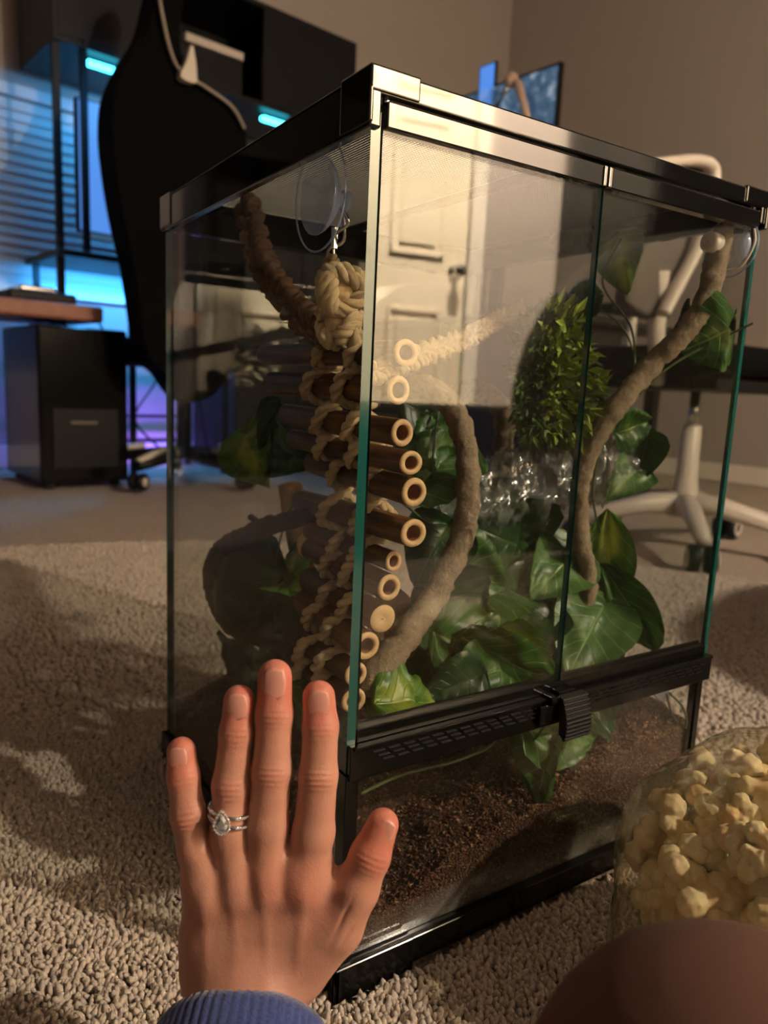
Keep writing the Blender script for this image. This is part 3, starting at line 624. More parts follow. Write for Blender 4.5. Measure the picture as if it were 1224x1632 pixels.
# lid screen : real woven wires
q = MB(); x = .022
while x < W - .022: q.box((x, .03, H - .0035), (x + .0008, D - .03, H - .0029)); x += .0030
y = .031
while y < D - .031: q.box((.021, y, H - .0029), (W - .021, y + .0007, H - .0023)); y += .0030
tag(q.build('lid_screen', M['wire'], T), kind='stuff')
q = MB(); x = .03
MB().box((W / 2 - .006, .016, H - .009), (W / 2 + .006, D - .014, H - .004)).build('lid_crossbar', M['black'], T)
def pane(name, a, b_, thin, parent=T):
    m = MB(); P = [Vector((X, Y, Z)) for X in (a[0], b_[0]) for Y in (a[1], b_[1]) for Z in (a[2], b_[2])]
    fs = [(0, 1, 3, 2), (4, 6, 7, 5), (0, 4, 5, 1), (2, 3, 7, 6), (0, 2, 6, 4), (1, 5, 7, 3)]
    m.add(P, fs); m.mi = [0 if (i // 2) == thin else 1 for i in range(6)]
    return m.build(name, [M['glass'], M['glass_edge']], parent)
pane('side_pane', (.0032, .0035, BZ - .01), (.0098, D - .005, LZ0 + .01), 0)
pane('side_pane', (W - .0095, .0035, BZ - .01), (W - .0045, D - .005, LZ0 + .01), 0)
pane('back_pane', (.0100, D - .0095, BZ - .01), (W - .0100, D - .0045, LZ0 + .01), 1)
ZT, ZB = .2041, .1678
pane('front_pane', (.012, .0045, BZ - .008), (W - .012, .0085, ZB + .004), 1)
MB().box((.0022, .0008, BZ - .002), (.0125, .0125, ZB + .004)).build('front_post', M['black'], T, bevel=.001)
MB().box((W - .0125, .0030, BZ - .002), (W - .0045, .0125, ZB + .004)).build('front_post', M['black'], T, bevel=.001)
q = MB().box((.0126, .0087, .026), (W - .0126, .0089, .082)); q.build('condensation', M['fog'], T)
# middle rail with its vents and gloss channel
q = MB().box((.004, -.001, ZB), (W - .001, .016, .1925)).box((.011, .0035, .1925), (W - .007, .012, ZT - .002)).box((.011, .0105, ZT - .002), (W - .007, .013, ZT)).box((.006, -.0028, .1895), (W - .002, .0, .1925))
q.build('middle_rail', M['black'], T, bevel=.0008)
q = MB()
for row, z in enumerate((.1855, .1820, .1785)):
    x = .022 + row * .004
    while x < W - .02:
        if abs(x - .2) > .026: q.box((x, -.0024, z), (x + .009, -.0008, z + .0006))
        x += .0125
tag(q.build('vent_grille', M['black2'], T), kind='stuff')
# doors
XM = .2015
for side, (x0, x1) in enumerate(((.0115, XM - .0012), (XM + .0012, W - .0085))):
    dr = pane('door', (x0, .0035, ZT - .004), (x1, .0078, .5815), 1)
    MB().box((x0 + (.001 if side == 0 else 0), .0005, .5795), (x1, .0105, .5945)).build('door_top_rail', M['lid'], dr, bevel=.001)
    xe = x1 - .0022 if side == 0 else x0
    xp = x0 if side == 0 else x1 - .006
    MB().tube([(xp + .003, .006, .5945), (xp + .003, .006, .5975)], .0025, 10).build('hinge_pin', M['steel'], dr)
    xe2 = x1 - .0030 if side == 0 else x0
    MB().box((xe2, -.0008, .5800), (xe2 + .003, .0004, .5935)).build('end_trim', M['steel'], dr, bevel=.0004)
# latch
q = MB().box((XM - .028, -.006, .1725), (XM + .012, .0, .1885)).box((XM - .018, -.008, .1885), (XM + .016, .004, .1945)).box((XM - .009, -.006, .1945), (XM + .010, .003, .1975)); lt = q.build('latch', M['black'], T, bevel=.0012)
q = MB(); nr = 10
for i in range(nr):
    a = i / (nr - 1); z = .1925 - a * .031; y = -.0105 - .006 * math.sin(a * 2.2); q.tube([(XM - .010, y, z), (XM + .0185, y, z)], .0017, 8)
q.slab([(XM - .009, -.006, .195), (XM - .009, -.0115, .1925), (XM - .009, -.016, .180), (XM - .009, -.0135, .161), (XM - .009, -.009, .163), (XM - .009, -.008, .18)], Vector((.0265, 0, 0)))
q.build('ribbed_tab', M['black2'], lt, smooth=False)
# ================================================================== SUBSTRATE
def soilh(x, y):
    h = .062 + .058 * (x / W) ** 1.0 + .012 * math.sin(x * 17 + 1.2) * math.sin(y * 13) + .012 * mn.noise(Vector((x * 22, y * 22, 0))) + .006 * mn.noise(Vector((x * 70, y * 70, 3)))
    h -= .018 * math.exp(-((x - .06) ** 2 + (y - .03) ** 2) / .004)
    h += .018 * min(1, y / .2)
    return h
N = 110; xs = np.linspace(.0105, W - .0105, N); ys = np.linspace(.0118, D - .0105, N)
vs = []; fs = []
for j, y in enumerate(ys):
    for i, x in enumerate(xs):
        vs.append((x, y, soilh(x, y) + .0016 * mn.noise(Vector((x * 320, y * 320, 1)))))
for j in range(N - 1):
    for i in range(N - 1): a = j * N + i; fs.append((a, a + 1, a + 1 + N, a + N))
nb = len(vs); ring = [i for i in range(N)] + [j * N + N - 1 for j in range(1, N)] + [(N - 1) * N + i for i in range(N - 2, -1, -1)] + [j * N for j in range(N - 2, 0, -1)]
for i in ring: vs.append((vs[i][0], vs[i][1], .014))
R_ = len(ring)
for k in range(R_): fs.append((ring[k], nb + k, nb + (k + 1) % R_, ring[(k + 1) % R_]))
sub = npmesh('substrate', vs, np.array(fs), M['soil'])
tag(sub, 'dark brown coconut husk bedding heaped behind the lower glass pane', 'substrate', kind='stuff')
V = []; F = []; MI = []
def shard(c, L, wd, th, mi):
    a = Vector((random.gauss(0, 1), random.gauss(0, 1), random.gauss(0, .35))).normalized(); b_ = a.orthogonal().normalized(); b_ = (Matrix.Rotation(random.random() * 6.28, 3, a) @ b_); c_ = a.cross(b_); n = len(V)
    for (i, j, k) in ((-1, 0, 0), (-.3, 1, .3), (-.4, -1, .2), (.9, .2, .3), (.1, .2, 1), (0, 0, -1)): V.append(tuple(c + a * i * L / 2 + b_ * j * wd / 2 + c_ * k * th / 2))
    for f in ((0, 2, 4), (0, 4, 1), (1, 4, 3), (2, 3, 4), (0, 5, 2), (0, 1, 5), (1, 3, 5), (2, 5, 3)): F.append(tuple(i + n for i in f)); MI.append(mi)
for i in range(15000):
    x = random.uniform(.012, W - .012); y = .011 + (D - .022) * random.random() ** 1.6; L = random.choice((.002, .003, .004, .006)) * random.uniform(.7, 1.5)
    shard(Vector((x, y, soilh(x, y) + random.uniform(0, .0025))), L, L * .4, L * .25, 1 if random.random() < .16 else 0)
for i in range(9000):   # pressed against the lower pane
    x = random.uniform(.014, W - .014); z = random.uniform(.02, soilh(x, .01)); L = random.uniform(.0015, .004)
    shard(Vector((x, .0112, z)), L, L * .5, .0012, 1 if random.random() < .10 else 0)
chips = npmesh('husk_flakes', V, np.array(F), [M['chip'], M['chip2']], parent=sub, smooth=False, mi=MI); tag(chips, kind='stuff')
# ================================================================== SUCTION CUPS
def cup(c, axis, r, name, label, clip=None):
    axis = Vector(axis).normalized(); c = Vector(c); t = thing(name, label, 'suction cup', c)
    MB().lathe(c, axis, [(r, 0), (r * 1.0, .0012), (r * .93, .004), (r * .72, .0085), (r * .45, .0115), (r * .32, .0125), (r * .22, .013), (r * .20, .019), (r * .27, .020), (r * .27, .024), (.0005, .024)], 36).build('cup', M['cup'], t, smooth=True)
    MB().tube([c + axis * .002 + (axis.orthogonal() * math.cos(a) + axis.cross(axis.orthogonal()) * math.sin(a)) * r for a in [i * pi / 18 for i in range(36)]], .0007, 6, closed=True).build('rim', M['cup'], t, smooth=True)
    return t
c1 = PX(505, 312, .0098)
t = cup(c1, (1, 0, 0), .0255, 'suction_cup', 'large clear suction cup with metal clip on the left glass above the knot')
hk = c1 + Vector((.02, 0, -.005)); kn = PX(527, 425, .030)
MB().tube(spline([hk, hk + Vector((.004, .003, -.02)), kn + Vector((0, .004, .012)), kn + Vector((0, .004, -.004)), kn + Vector((0, -.002, -.009)), kn + Vector((0, -.005, 0)), kn + Vector((0, -.004, .02)), hk + Vector((.003, -.004, -.01)), hk], 6), .0013, 8).build('snap_hook', M['steel'], t, smooth=True)
MB().tube([kn + Vector((0, -.0042, .012)), kn + Vector((0, -.0042, .026))], .0026, 6).build('lock_nut', M['steel'], t)
c2 = PX(1166, 394, W - .0100); t = cup(c2, (-1, 0, 0), .0185, 'suction_cup', 'clear suction cup with white collar at the top right inside the glass')
MB().lathe(c2 + Vector((-.022, 0, .0)), (-1, 0, 0), [(.006, 0), (.0085, .001), (.0085, .012), (.006, .013), (.001, .013)], 18).build('collar', M['white'], t, smooth=True)
MB().tube(spline([c2 + Vector((-.003, -.02, .016)), c2 + Vector((-.004, -.024, 0)), c2 + Vector((-.006, -.016, -.018)), c2 + Vector((-.01, -.005, -.022))], 6), .001, 6).build('clear_tag', M['white'], t, smooth=True)
c3 = PX(932, 478, W - .0100); cup(c3, (-1, 0, 0), .0155, 'suction_cup', 'small bluish suction cup behind the centre door edge above the fern')
# ================================================================== ROPES AND BAMBOO LADDER
def yarn(path, r, n=7): return MB().tube(path, r, n)
def twist(path, R, r, plies=3, pitch=.02, mb=None, n=7, flat=1.):
    mb = mb or MB(); fr = frames(path); L = 0
    S = [[] for _ in range(plies)]
    for i, (p, t, a, b_) in enumerate(fr):
        if i: L += (p - fr[i - 1][0]).length
        for k in range(plies):
            ang = 2 * pi * (L / pitch + k / plies); S[k].append(p + (a * math.cos(ang) + b_ * math.sin(ang)) * R)
    for s_ in S: mb.tube(s_, r, n)
    return mb
def braid(path, wd, r, pitch, normal):
    """three-strand plait, each strand three twisted yarns"""
    outs = []; L = 0; ds = [0]
    for i in range(1, len(path)): L += (path[i] - path[i - 1]).length; ds.append(L)
    for k in range(3):
        pts = []
        for i, p in enumerate(path):
            t = (path[min(i + 1, len(path) - 1)] - path[max(0, i - 1)]).normalized(); sd = t.cross(normal).normalized(); nn_ = sd.cross(t)
            ph = 2 * pi * (ds[i] / pitch + k / 3); pts.append(p + sd * math.sin(ph) * wd * .5 + nn_ * math.sin(2 * ph) * wd * .22)
        outs.append(twist(pts, r * .55, r * .58, 3, .016))
    return outs
def dense(pts, n): return spline(pts, n)
t = thing('braided_rope', 'thick brown fuzzy braided rope rising from the pale knot towards the back', 'rope', PX(395, 330, .05))
path = dense([PX(392, 322, .055), PX(400, 352, .052), PX(415, 410, .050), PX(445, 462, .046), PX(492, 512, .042), PX(530, 532, .04)], 22)
for m_ in braid(path, .017, .0062, .055, Vector((1, .6, 0)).normalized()): m_.build('strand', M['seagrass'], t, smooth=True)
q = MB()
for i in range(320):
    p = path[random.randrange(len(path))] + Vector((random.uniform(-.008, .008), random.uniform(-.012, .012), random.uniform(-.01, .01))); d_ = Vector((random.gauss(0, 1), random.gauss(0, 1), random.gauss(-.5, 1))).normalized() * random.uniform(.004, .011)
    q.tube([p, p + d_ * .5 + Vector((0, 0, .001)), p + d_], [.0005, .0004, .0002], 4)
tag(q.build('fuzz', M['seagrass'], t, smooth=True), kind='stuff')
t = thing('pale_braid', 'pale jute braid running from the top bamboo stick to the right', 'rope', PY(700, 560, .08))
path = dense([PY(590, 598, .035), PY(630, 582, .045), PY(680, 562, .06), PY(740, 540, .09), PY(790, 512, .14), PY(830, 490, .2)], 16)
for m_ in braid(path, .011, .0042, .040, Vector((.4, -1, .3)).normalized()): m_.build('strand', M['jute'], t, smooth=True)
# knot
t = thing('rope_knot', 'bulky pale jute knot hanging below the large suction cup', 'knot', PX(545, 480, .03))
K0 = PX(543, 462, .034); K1 = PX(540, 515, .036)
for (c, R0, m, sd) in ((K0, .0145, 5, 1), (K1, .0135, 4, 9)):
    random.seed(sd)
    for i in range(m):
        ax = Vector((random.gauss(0, 1), random.gauss(0, 1), random.gauss(0, .7))).normalized(); a = ax.orthogonal().normalized(); b_ = ax.cross(a); off = ax * random.uniform(-.006, .006)
        pts = [c + off + (a * math.cos(u) * R0 * (1 + .12 * math.sin(3 * u)) + b_ * math.sin(u) * R0 * .95) for u in [2 * pi * j / 40 for j in range(34)]]
        twist(pts, .0030, .0034, 3, .022).build('coil', M['jute'], t, smooth=True)
    MB().sphere(c, R0 * .85, 12).build('core', M['jute'], t, smooth=True)
EY = PX(527, 435, .030)
twist([EY + Vector((0, math.cos(u) * .009, math.sin(u) * .011)) for u in [2 * pi * j / 24 for j in range(25)]], .0016, .0020, 2, .012).build('eyelet', M['jute'], t, smooth=True)
random.seed(11)
SK = [(648, 562, .26, .0092, 0), (636, 622, .235, .0098, 0), (642, 690, .215, .0100, 0), (656, 738, .205, .0094, 0), (661, 785, .19, .0102, 0), (660, 850, .20, .0112, 0), (628, 895, .17, .0078, 0), (621, 937, .165, .0098, 0), (610, 986, .155, .0112, 1), (585, 1030, .15, .0100, 0), (568, 1075, .145, .0098, 0), (560, 1118, .14, .0095, 0)]
lad = thing('bamboo_ladder', 'hanging ladder of dark bamboo sticks tied with pale jute by the near corner', 'ladder', PY(600, 800, .04))
cs = []
for i, (px, py, yf, r, solid) in enumerate(SK):
    p = PY(px, py, .028 + (.0 if i < 6 else .012)); p.x = max(.0115 + r + .009, p.x); e = Vector((p.x + random.uniform(-.004, .004), yf, p.z + random.uniform(-.003, .004)))
    ax = (e - p).normalized(); L = (e - p).length; m = MB(); n = 22
    if solid: prof = [(.0004, -.0002), (.0016, .0006), (.0024, -.0002), (r * .6, .0004), (r * .97, .0), (r, .001), (r * 1.03, L * .3), (r * .97, L * .31), (r, L), (.001, L)]
    else: prof = [(.0003, .010), (r * .55, .010), (r * .56, .0012), (r * .60, .0), (r * .95, .0), (r, .0012), (r * 1.0, L * .44), (r * 1.07, L * .45), (r * 1.0, L * .465), (r * .98, L - .001), (r * .9, L), (r * .6, L), (r * .6, L * .9)]
    m.lathe(p, ax, prof, n)
    # irregular wall so that each cut end looks cut by hand
    mi = []
    for k in range(len(prof) - 1):
        a_, b_ = prof[k], prof[k + 1]
        if solid: v_ = 1 if k < 4 else 0
        else: v_ = 2 if k in (0, 1, 11) else (1 if k in (2, 3, 4, 10) else 0)
        mi += [v_] * n
    m.mi = mi; sx_, sy_ = random.uniform(.88, 1.1), random.uniform(.9, 1.1)
    m.v = [(p.x + (x - p.x) * sx_, y, p.z + (z - p.z) * sy_) for x, y, z in m.v]
    o = m.build('bamboo_stick', [M['bamboo'], M['bambooend'], M['bambooin']], lad, smooth=True)
    if solid: o['label'] = 'solid stick with round cut end showing a small ring'
    cs.append((p, e, r))
for tr, yoff in enumerate((.135, .085)):
    for ph in (0, 1):
        pts = []
        top = PX(545 + 12 * tr, 520, .036); pts.append(top)
        for i, (p, e, r) in enumerate(cs):
            y = yoff - .0 * i + (.004 if ph else -.004) - (.018 if i > 5 and tr == 0 else 0) - .012 * (i / 12); s_ = -1 if (i + ph) % 2 == 0 else 1
            f = (y - p.y) / (e.y - p.y); c = p + (e - p) * f
            for a in (-.55, 0, .55): pts.append(c + Vector((s_ * (r + .0042) * math.cos(a), .010 * (-a), -a * 1.35 * (r + .004))) if False else c + Vector((s_ * (r + .0040) * math.cos(a), (.007 if s_ < 0 else -.007) * a * 1.2, -math.sin(a) * (r + .005))))
        twist(spline(pts, 5), .0021, .0030, 2, .019, n=7).build('jute_tie', M['jute'], lad, smooth=True)
# ================================================================== BRANCHES, BARK, VINES
def bark_tube(pts, r, n=14, seg=14, amp=.24, seed=0):
    path = spline(pts, seg); rs = []
    K = len(path)
    rr = r if isinstance(r, (list, tuple)) else [r] * len(pts)
    m = MB(); base = [np.interp(i / (K - 1) * (len(rr) - 1), range(len(rr)), rr) for i in range(K)]
    m.tube(path, base, n); c = 0; out = []
    for i in range(K):
        for k in range(n):
            v = Vector(m.v[c]); p = path[i]; d = mn.noise(v * 90 + Vector((seed, 0, 0))) * amp + mn.noise(v * 320 + Vector((0, seed, 0))) * amp * .8
            o_ = p + (v - p) * (1 + d); out.append((min(W - .0108, max(.0108, o_.x)), min(D - .011, max(.0096, o_.y)), o_.z)); c += 1
    m.v = out; return m
t = thing('bendy_vine', 'thick grey brown bendable vine arching in front of the leaves at centre', 'vine', PY(600, 1085, .06))
bark_tube([PY(588, 1108, .050), PY(600, 1070, .052), PY(650, 1010, .060), PY(700, 935, .075), PY(738, 850, .085), PY(746, 770, .095), PY(738, 690, .105), PY(708, 635, .12), PY(660, 612, .15), PY(610, 615, .19), PY(590, 640, .22)], [.0105, .0108, .011, .0105, .0105, .0105, .010, .0100, .010, .0095, .009], 16, 12).build('bark', M['vine'], t, smooth=True)
t = thing('bendy_vine', 'brown bendable vine loop behind the first arch at centre', 'vine', PY(790, 700, .2))
bark_tube([PY(690, 665, .17), PY(725, 632, .19), PY(770, 626, .21), PY(800, 655, .22), PY(803, 710, .22), PY(795, 760, .22), PY(770, 850, .22), PY(740, 930, .22)], .0110, 14, 10, seed=5).build('bark', M['vine'], t, smooth=True)
t = thing('bendy_vine', 'dark curved vine with forked tip looping at the left of the ladder', 'vine', PX(340, 900, .05))
bark_tube([PX(500, 820, .06), PX(450, 832, .05), PX(400, 850, .04), PX(357, 872, .035), PX(338, 910, .033), PX(345, 960, .035), PX(372, 1000, .04), PX(430, 1020, .05), PX(500, 1045, .06), PX(560, 1075, .07)], [.008, .0085, .009, .0095, .010, .0095, .009, .009, .0085, .008], 14, 10, seed=9).build('bark', M['vinedark'], t, smooth=True)
bark_tube([PX(425, 838, .045), PX(412, 832, .046), PX(400, 824, .047)], [.004, .003, .0035], 8, 6).build('twig', M['vinedark'], t, smooth=True)
t = thing('bendy_vine', 'long brown vine slanting down from the top right suction cup', 'vine', PX(1150, 385, .37))
xr = .378
bark_tube([PX(1153, 360, xr), PX(1146, 400, xr), PX(1128, 470, xr - .005), PX(1095, 525, xr - .02), PX(1040, 580, xr - .035), PX(985, 645, xr - .06), PX(945, 705, xr - .07), PX(925, 770, xr - .07), PX(925, 850, xr - .06), PX(938, 930, xr - .05), PX(925, 985, xr - .05), PX(880, 1028, xr - .06), PX(845, 1042, xr - .09)], [.0085, .0095, .0100, .0098, .0098, .0095, .0095, .009, .009, .009, .0085, .007, .004], 14, 12, seed=3).build('bark', M['vine'], t, smooth=True)
t = thing('peeled_branch', 'short pale peeled branch standing upright behind the ladder at left', 'branch', PX(468, 800, .12))
bark_tube([PX(462, 772, .11), PX(468, 815, .11), PX(478, 870, .115), PX(490, 930, .12)], [.0125, .0130, .0125, .0120], 14, 6, .05).build('wood', M['log'], t, smooth=True)
MB().sphere(PX(492, 868, .06), .011, 12, (1, .8, 1.2)).build('side_stub', M['bambooend'], t, smooth=True)
t = thing('cork_bark', 'rough brown piece of cork bark behind the lowest bamboo sticks', 'bark', PY(630, 1010, .12))
pts = [PY(x, y, .12) for x, y in ((596, 960), (648, 945), (662, 985), (648, 1020), (660, 1060), (650, 1098), (600, 1110), (560, 1105), (575, 1040), (565, 990))]
m = MB().slab(spline(pts, 3, True), Vector((.006, .022, 0))); o = m.build('slab', M['cork'], t, bevel=.004, fixn=True)
t = thing('bark_piece', 'dark flat bark piece on the bedding beside the cork', 'bark', PY(590, 1060, .1))
bark_tube([PY(570, 985, .14), PY(590, 1030, .13), PY(610, 1080, .11), PY(620, 1120, .10)], [.016, .020, .022, .02], 14, 6, .2).build('slab', M['vinedark'], t, smooth=True)
# ---- leaves
def leaf(parent, base, tip, wr, mat, twist_=0., bend=.12, fold=.35, shape='heart', seed=0, lab=None):
    L = (tip - base).length; ty = (tip - base).normalized(); mid = (base + tip) / 2
    n = (CAM - mid).normalized(); n = (n - ty * n.dot(ty)).normalized(); n = Matrix.Rotation(twist_, 3, ty) @ n; sx = ty.cross(n)
    A, B = 9, 16; vs = []; uv = []
    for j in range(B + 1):
        v = j / B
        if shape == 'heart': hw = wr * (math.sin(pi * min(1, v ** .62)) ** .75) * (1 - .15 * v) * .62
        elif shape == 'ivy': hw = wr * .55 * (abs(math.sin(pi * v ** .7)) ** .8) * (1 + .28 * math.cos(v * 15.5))
        else: hw = wr * .5 * math.sin(pi * v ** .8) ** .9
        for i in range(A * 2 + 1):
            u = (i - A) / A; x = u * hw; back = -.10 * abs(u) ** 2 * (1 - v) ** 2 * (1 if shape == 'heart' else 0) 
            z = fold * abs(x) - bend * (2 * v - 1) ** 2 * .5 * 1.0 + .03 * math.sin(v * 6.5 * 2 * pi - abs(u) * 5 + seed) * abs(u) * wr + .09 * math.sin(v * 5 + seed * 2.3) * u * u * wr + .07 * mn.noise(Vector((u * 2, v * 3, seed))) + .05 * math.sin(u * 4 + seed) * u * wr
            p_ = base + ty * (v + back) * L + sx * x * L + n * z * L; vs.append(Vector((min(W - .0108, max(.0108, p_.x)), min(D - .011, max(.0096, p_.y)), p_.z))); uv.append((u * .5 + .5, v))
    M1 = A * 2 + 1; fs = [(j * M1 + i, j * M1 + i + 1, (j + 1) * M1 + i + 1, (j + 1) * M1 + i) for j in range(B) for i in range(A * 2)]
    o = MB().add(vs, fs, uv).build('leaf', M[mat], parent, smooth=True)
    if lab: o['label'] = lab
    return o
def ivy(name, label, stems, leaves, loc):
    t = thing(name, label, 'ivy', loc)
    for s_ in stems: MB().tube(spline(s_, 8), .0011, 6).build('stem', M['stem'], t, smooth=True)
    for i, l in enumerate(leaves):
        (bx, by, by_), (tx, ty_, tyy), wr, mat = l[:4]; kw = l[4] if len(l) > 4 else {}
        leaf(t, PY(bx, by, by_), PY(tx, ty_, tyy), wr, mat, seed=i * 1.7, **kw)
    return t
def clampx(): pass
ivy('ivy_vine', 'ivy vine with broad leaves filling the centre behind the arched vine', [[PY(700, 650, .15), PY(690, 760, .13), PY(720, 860, .14), PY(760, 930, .13), PY(800, 1010, .12), PY(870, 1090, .06)], [PY(900, 850, .17), PY(860, 930, .16), PY(800, 960, .15)], [PY(640, 800, .12), PY(700, 850, .12), PY(760, 900, .12)]], [
    ((745, 690, .15), (650, 735, .14), .95, 'leaf', dict(twist_=.2, fold=.1)),
    ((655, 780, .13), (745, 700, .14), .75, 'leafpale', dict(twist_=-.4)),
    ((715, 835, .12), (660, 935, .11), .85, 'leafdark', {}),
    ((700, 830, .16), (790, 890, .15), .9, 'leafdark', {}),
    ((700, 895, .12), (805, 935, .11), .9, 'leaf', dict(fold=.2)),
    ((850, 880, .14), (735, 830, .14), .85, 'leafdark', {}),
    ((760, 830, .17), (860, 815, .17), .8, 'leafdark', {}),
    ((840, 820, .15), (800, 900, .14), .9, 'leaf', {}),
    ((890, 850, .13), (830, 930, .13), .75, 'leaf', {}),
    ((925, 870, .11), (848, 955, .10), .72, 'leafpale', dict(fold=.2)),
    ((690, 940, .10), (770, 1010, .10), .95, 'leafdark', {}),
    ((800, 930, .12), (720, 1010, .10), .95, 'leaf', dict(twist_=.4)),
    ((820, 960, .11), (900, 915, .12), .7, 'leafdark', dict(bend=.4)),
    ((860, 960, .11), (800, 1040, .09), .85, 'leafdark', {}),
    ((700, 1010, .09), (800, 1060, .08), .85, 'leaf', dict(twist_=-.3)),
    ((735, 1020, .08), (885, 1085, .04), .62, 'leaf', dict(twist_=.5, fold=.5)),
    ((800, 1000, .09), (888, 1078, .05), .5, 'leafvar', dict(fold=.6)),
    ((830, 1060, .06), (690, 1095, .06), .62, 'leaf', dict(fold=.15)),
    ((770, 1075, .05), (675, 1110, .06), .7, 'leafdark', {}),
    ((660, 1010, .12), (700, 1100, .09), .9, 'leafdark', {}),
    ((720, 950, .13), (660, 1030, .12), .9, 'leafdark', {}),
    ((640, 640, .16), (700, 670, .16), .9, 'leafdark', {}),
    ((780, 940, .15), (850, 1030, .13), .9, 'leafdark', {}),
], PY(760, 950, .12))
ivy('ivy_sprig', 'bright variegated ivy leaf lying behind the rail near the glass corner', [[PY(640, 1125, .05), PY(655, 1100, .05), PY(690, 1110, .05)]], [
    ((598, 1120, .03), (702, 1118, .03), 1.0, 'leafvar', dict(fold=.25, shape='ivy', twist_=-.5)),
    ((628, 1085, .05), (600, 1160, .028), .9, 'leafvar', dict(fold=.2))], PY(640, 1130, .04))
ivy('ivy_vine', 'ivy vine with long curling leaves behind the right door', [[PY(960, 700, .1), PY(945, 790, .1), PY(965, 880, .1), PY(990, 1000, .08)], [PY(930, 480, .2), PY(990, 520, .12), PY(1010, 590, .10), PY(960, 680, .1)]], [
    ((968, 812, .10), (975, 985, .09), .46, 'leafvar', dict(fold=.55, shape='long')),
    ((960, 900, .09), (1055, 1045, .05), .42, 'leaf', dict(fold=.5, shape='long')),
    ((965, 960, .08), (905, 1078, .05), .72, 'leafpale', dict(fold=.25)),
    ((955, 1000, .08), (985, 1065, .045), .9, 'leafpale', {}),
    ((985, 690, .10), (1040, 670, .09), .95, 'leaf', dict(twist_=.4)),
    ((1035, 690, .09), (1012, 772, .09), .7, 'leafdark', dict(fold=.5)),
    ((1030, 735, .09), (968, 795, .09), .6, 'leafpale', {}),
    ((850, 955, .12), (905, 985, .12), .3, 'leafdark', {}),
    ((935, 1010, .09), (895, 1090, .06), .6, 'leaf', {}),
], PY(960, 900, .09))
ivy('ivy_sprig', 'large dark green leaf with pale upper half against the right glass', [[PX(1200, 515, .39), PX(1150, 540, .385), PX(1060, 590, .35), PX(960, 690, .31)]], [], PX(1150, 520, .38))
t = bpy.data.objects[[o.name for o in COL.objects if o.name.startswith('ivy_sprig')][-1]]
leaf(t, PX(1192, 512, .3938), PX(1084, 562, .362), 1.05, 'leaf', -.15, .1, .35, 'heart', 3)
leaf(t, PX(1180, 500, .39), PX(1210, 525, .392), .7, 'leafdark', 0, .1, .3, 'heart', 5)
leaf(t, PX(1075, 555, .36), PX(1100, 475, .37), .35, 'leafdark', .6, .1, .3, 'heart', 5)
t = thing('ivy_sprig', 'dim variegated leaf high up just right of the centre door edge', 'ivy', PX(990, 420, .38))
leaf(t, PX(985, 375, .385), PX(1000, 470, .385), .72, 'leafvar', .3, .1, .3, 'heart', 2); MB().tube(spline([PX(990, 380, .385), PX(960, 450, .37), PX(1005, 520, .36), PX(1012, 590, .35)], 8), .0011, 6).build('stem', M['stem'], t, smooth=True)
leaf(t, PX(900, 340, .38), PX(950, 400, .385), .8, 'leafdark', .3, .1, .3, 'heart', 2); leaf(t, PX(955, 470, .385), PX(895, 500, .38), .7, 'leafdark', .3, .1, .3, 'heart', 4)
ivy('ivy_sprig', 'glossy ivy leaf hanging over the bedding below the latch', [[PY(880, 1120, .03), PY(872, 1150, .02), PY(850, 1180, .016)]], [
    ((890, 1150, .030), (852, 1284, .016), .78, 'leaf', dict(fold=.45, twist_=.35)),
    ((850, 1165, .030), (955, 1175, .020), .7, 'leafpale', dict(fold=.2)),
    ((935, 1120, .05), (1008, 1122, .06), .7, 'leafdark', dict(bend=.3))], PY(880, 1200, .03))
t = thing('ivy_vine', 'dim ivy vine with dark leaves along the back at left', 'ivy', PX(400, 930, .08))
for i, (bx, by, tx, ty_, X, wr, mt, sh) in enumerate(((445, 925, 378, 1015, .05, 1.15, 'leafdark', 'heart'), (440, 915, 335, 930, .055, .55, 'leafdark', 'heart'), (452, 885, 492, 945, .07, .8, 'leafvar', 'heart'), (480, 930, 455, 1075, .10, .55, 'leafdark', 'heart'), (385, 690, 425, 775, .07, .6, 'leafvar', 'heart'), (430, 700, 490, 740, .08, .5, 'leafdark', 'heart'), (440, 640, 410, 720, .08, .45, 'leafdark', 'heart'), (500, 1060, 480, 1120, .06, .9, 'leaf', 'ivy'), (400, 1045, 350, 1110, .08, .9, 'leafdark', 'ivy'), (440, 1050, 400, 1120, .08, .9, 'leaf', 'ivy'), (350, 1060, 300, 1120, .09, .9, 'leafdark', 'ivy'), (500, 1110, 535, 1190, .04, .8, 'leaf', 'ivy'), (470, 1120, 520, 1180, .05, .9, 'leafvar', 'ivy'))):
    leaf(t, PX(bx, by, X), PX(tx, ty_, X - .01), wr, mt, .1 * i, .1, .25, sh, i)
for s_ in ([(440, 1010, .05), (438, 900, .055), (470, 800, .07), (500, 820, .07), (497, 900, .07)], [(380, 700, .1), (440, 690, .11), (520, 660, .12)], [(300, 1110, .09), (400, 1060, .08), (500, 1080, .05)]):
    MB().tube(spline([PX(*p) for p in s_], 8), .0012, 6).build('stem', M['stem'], t, smooth=True)
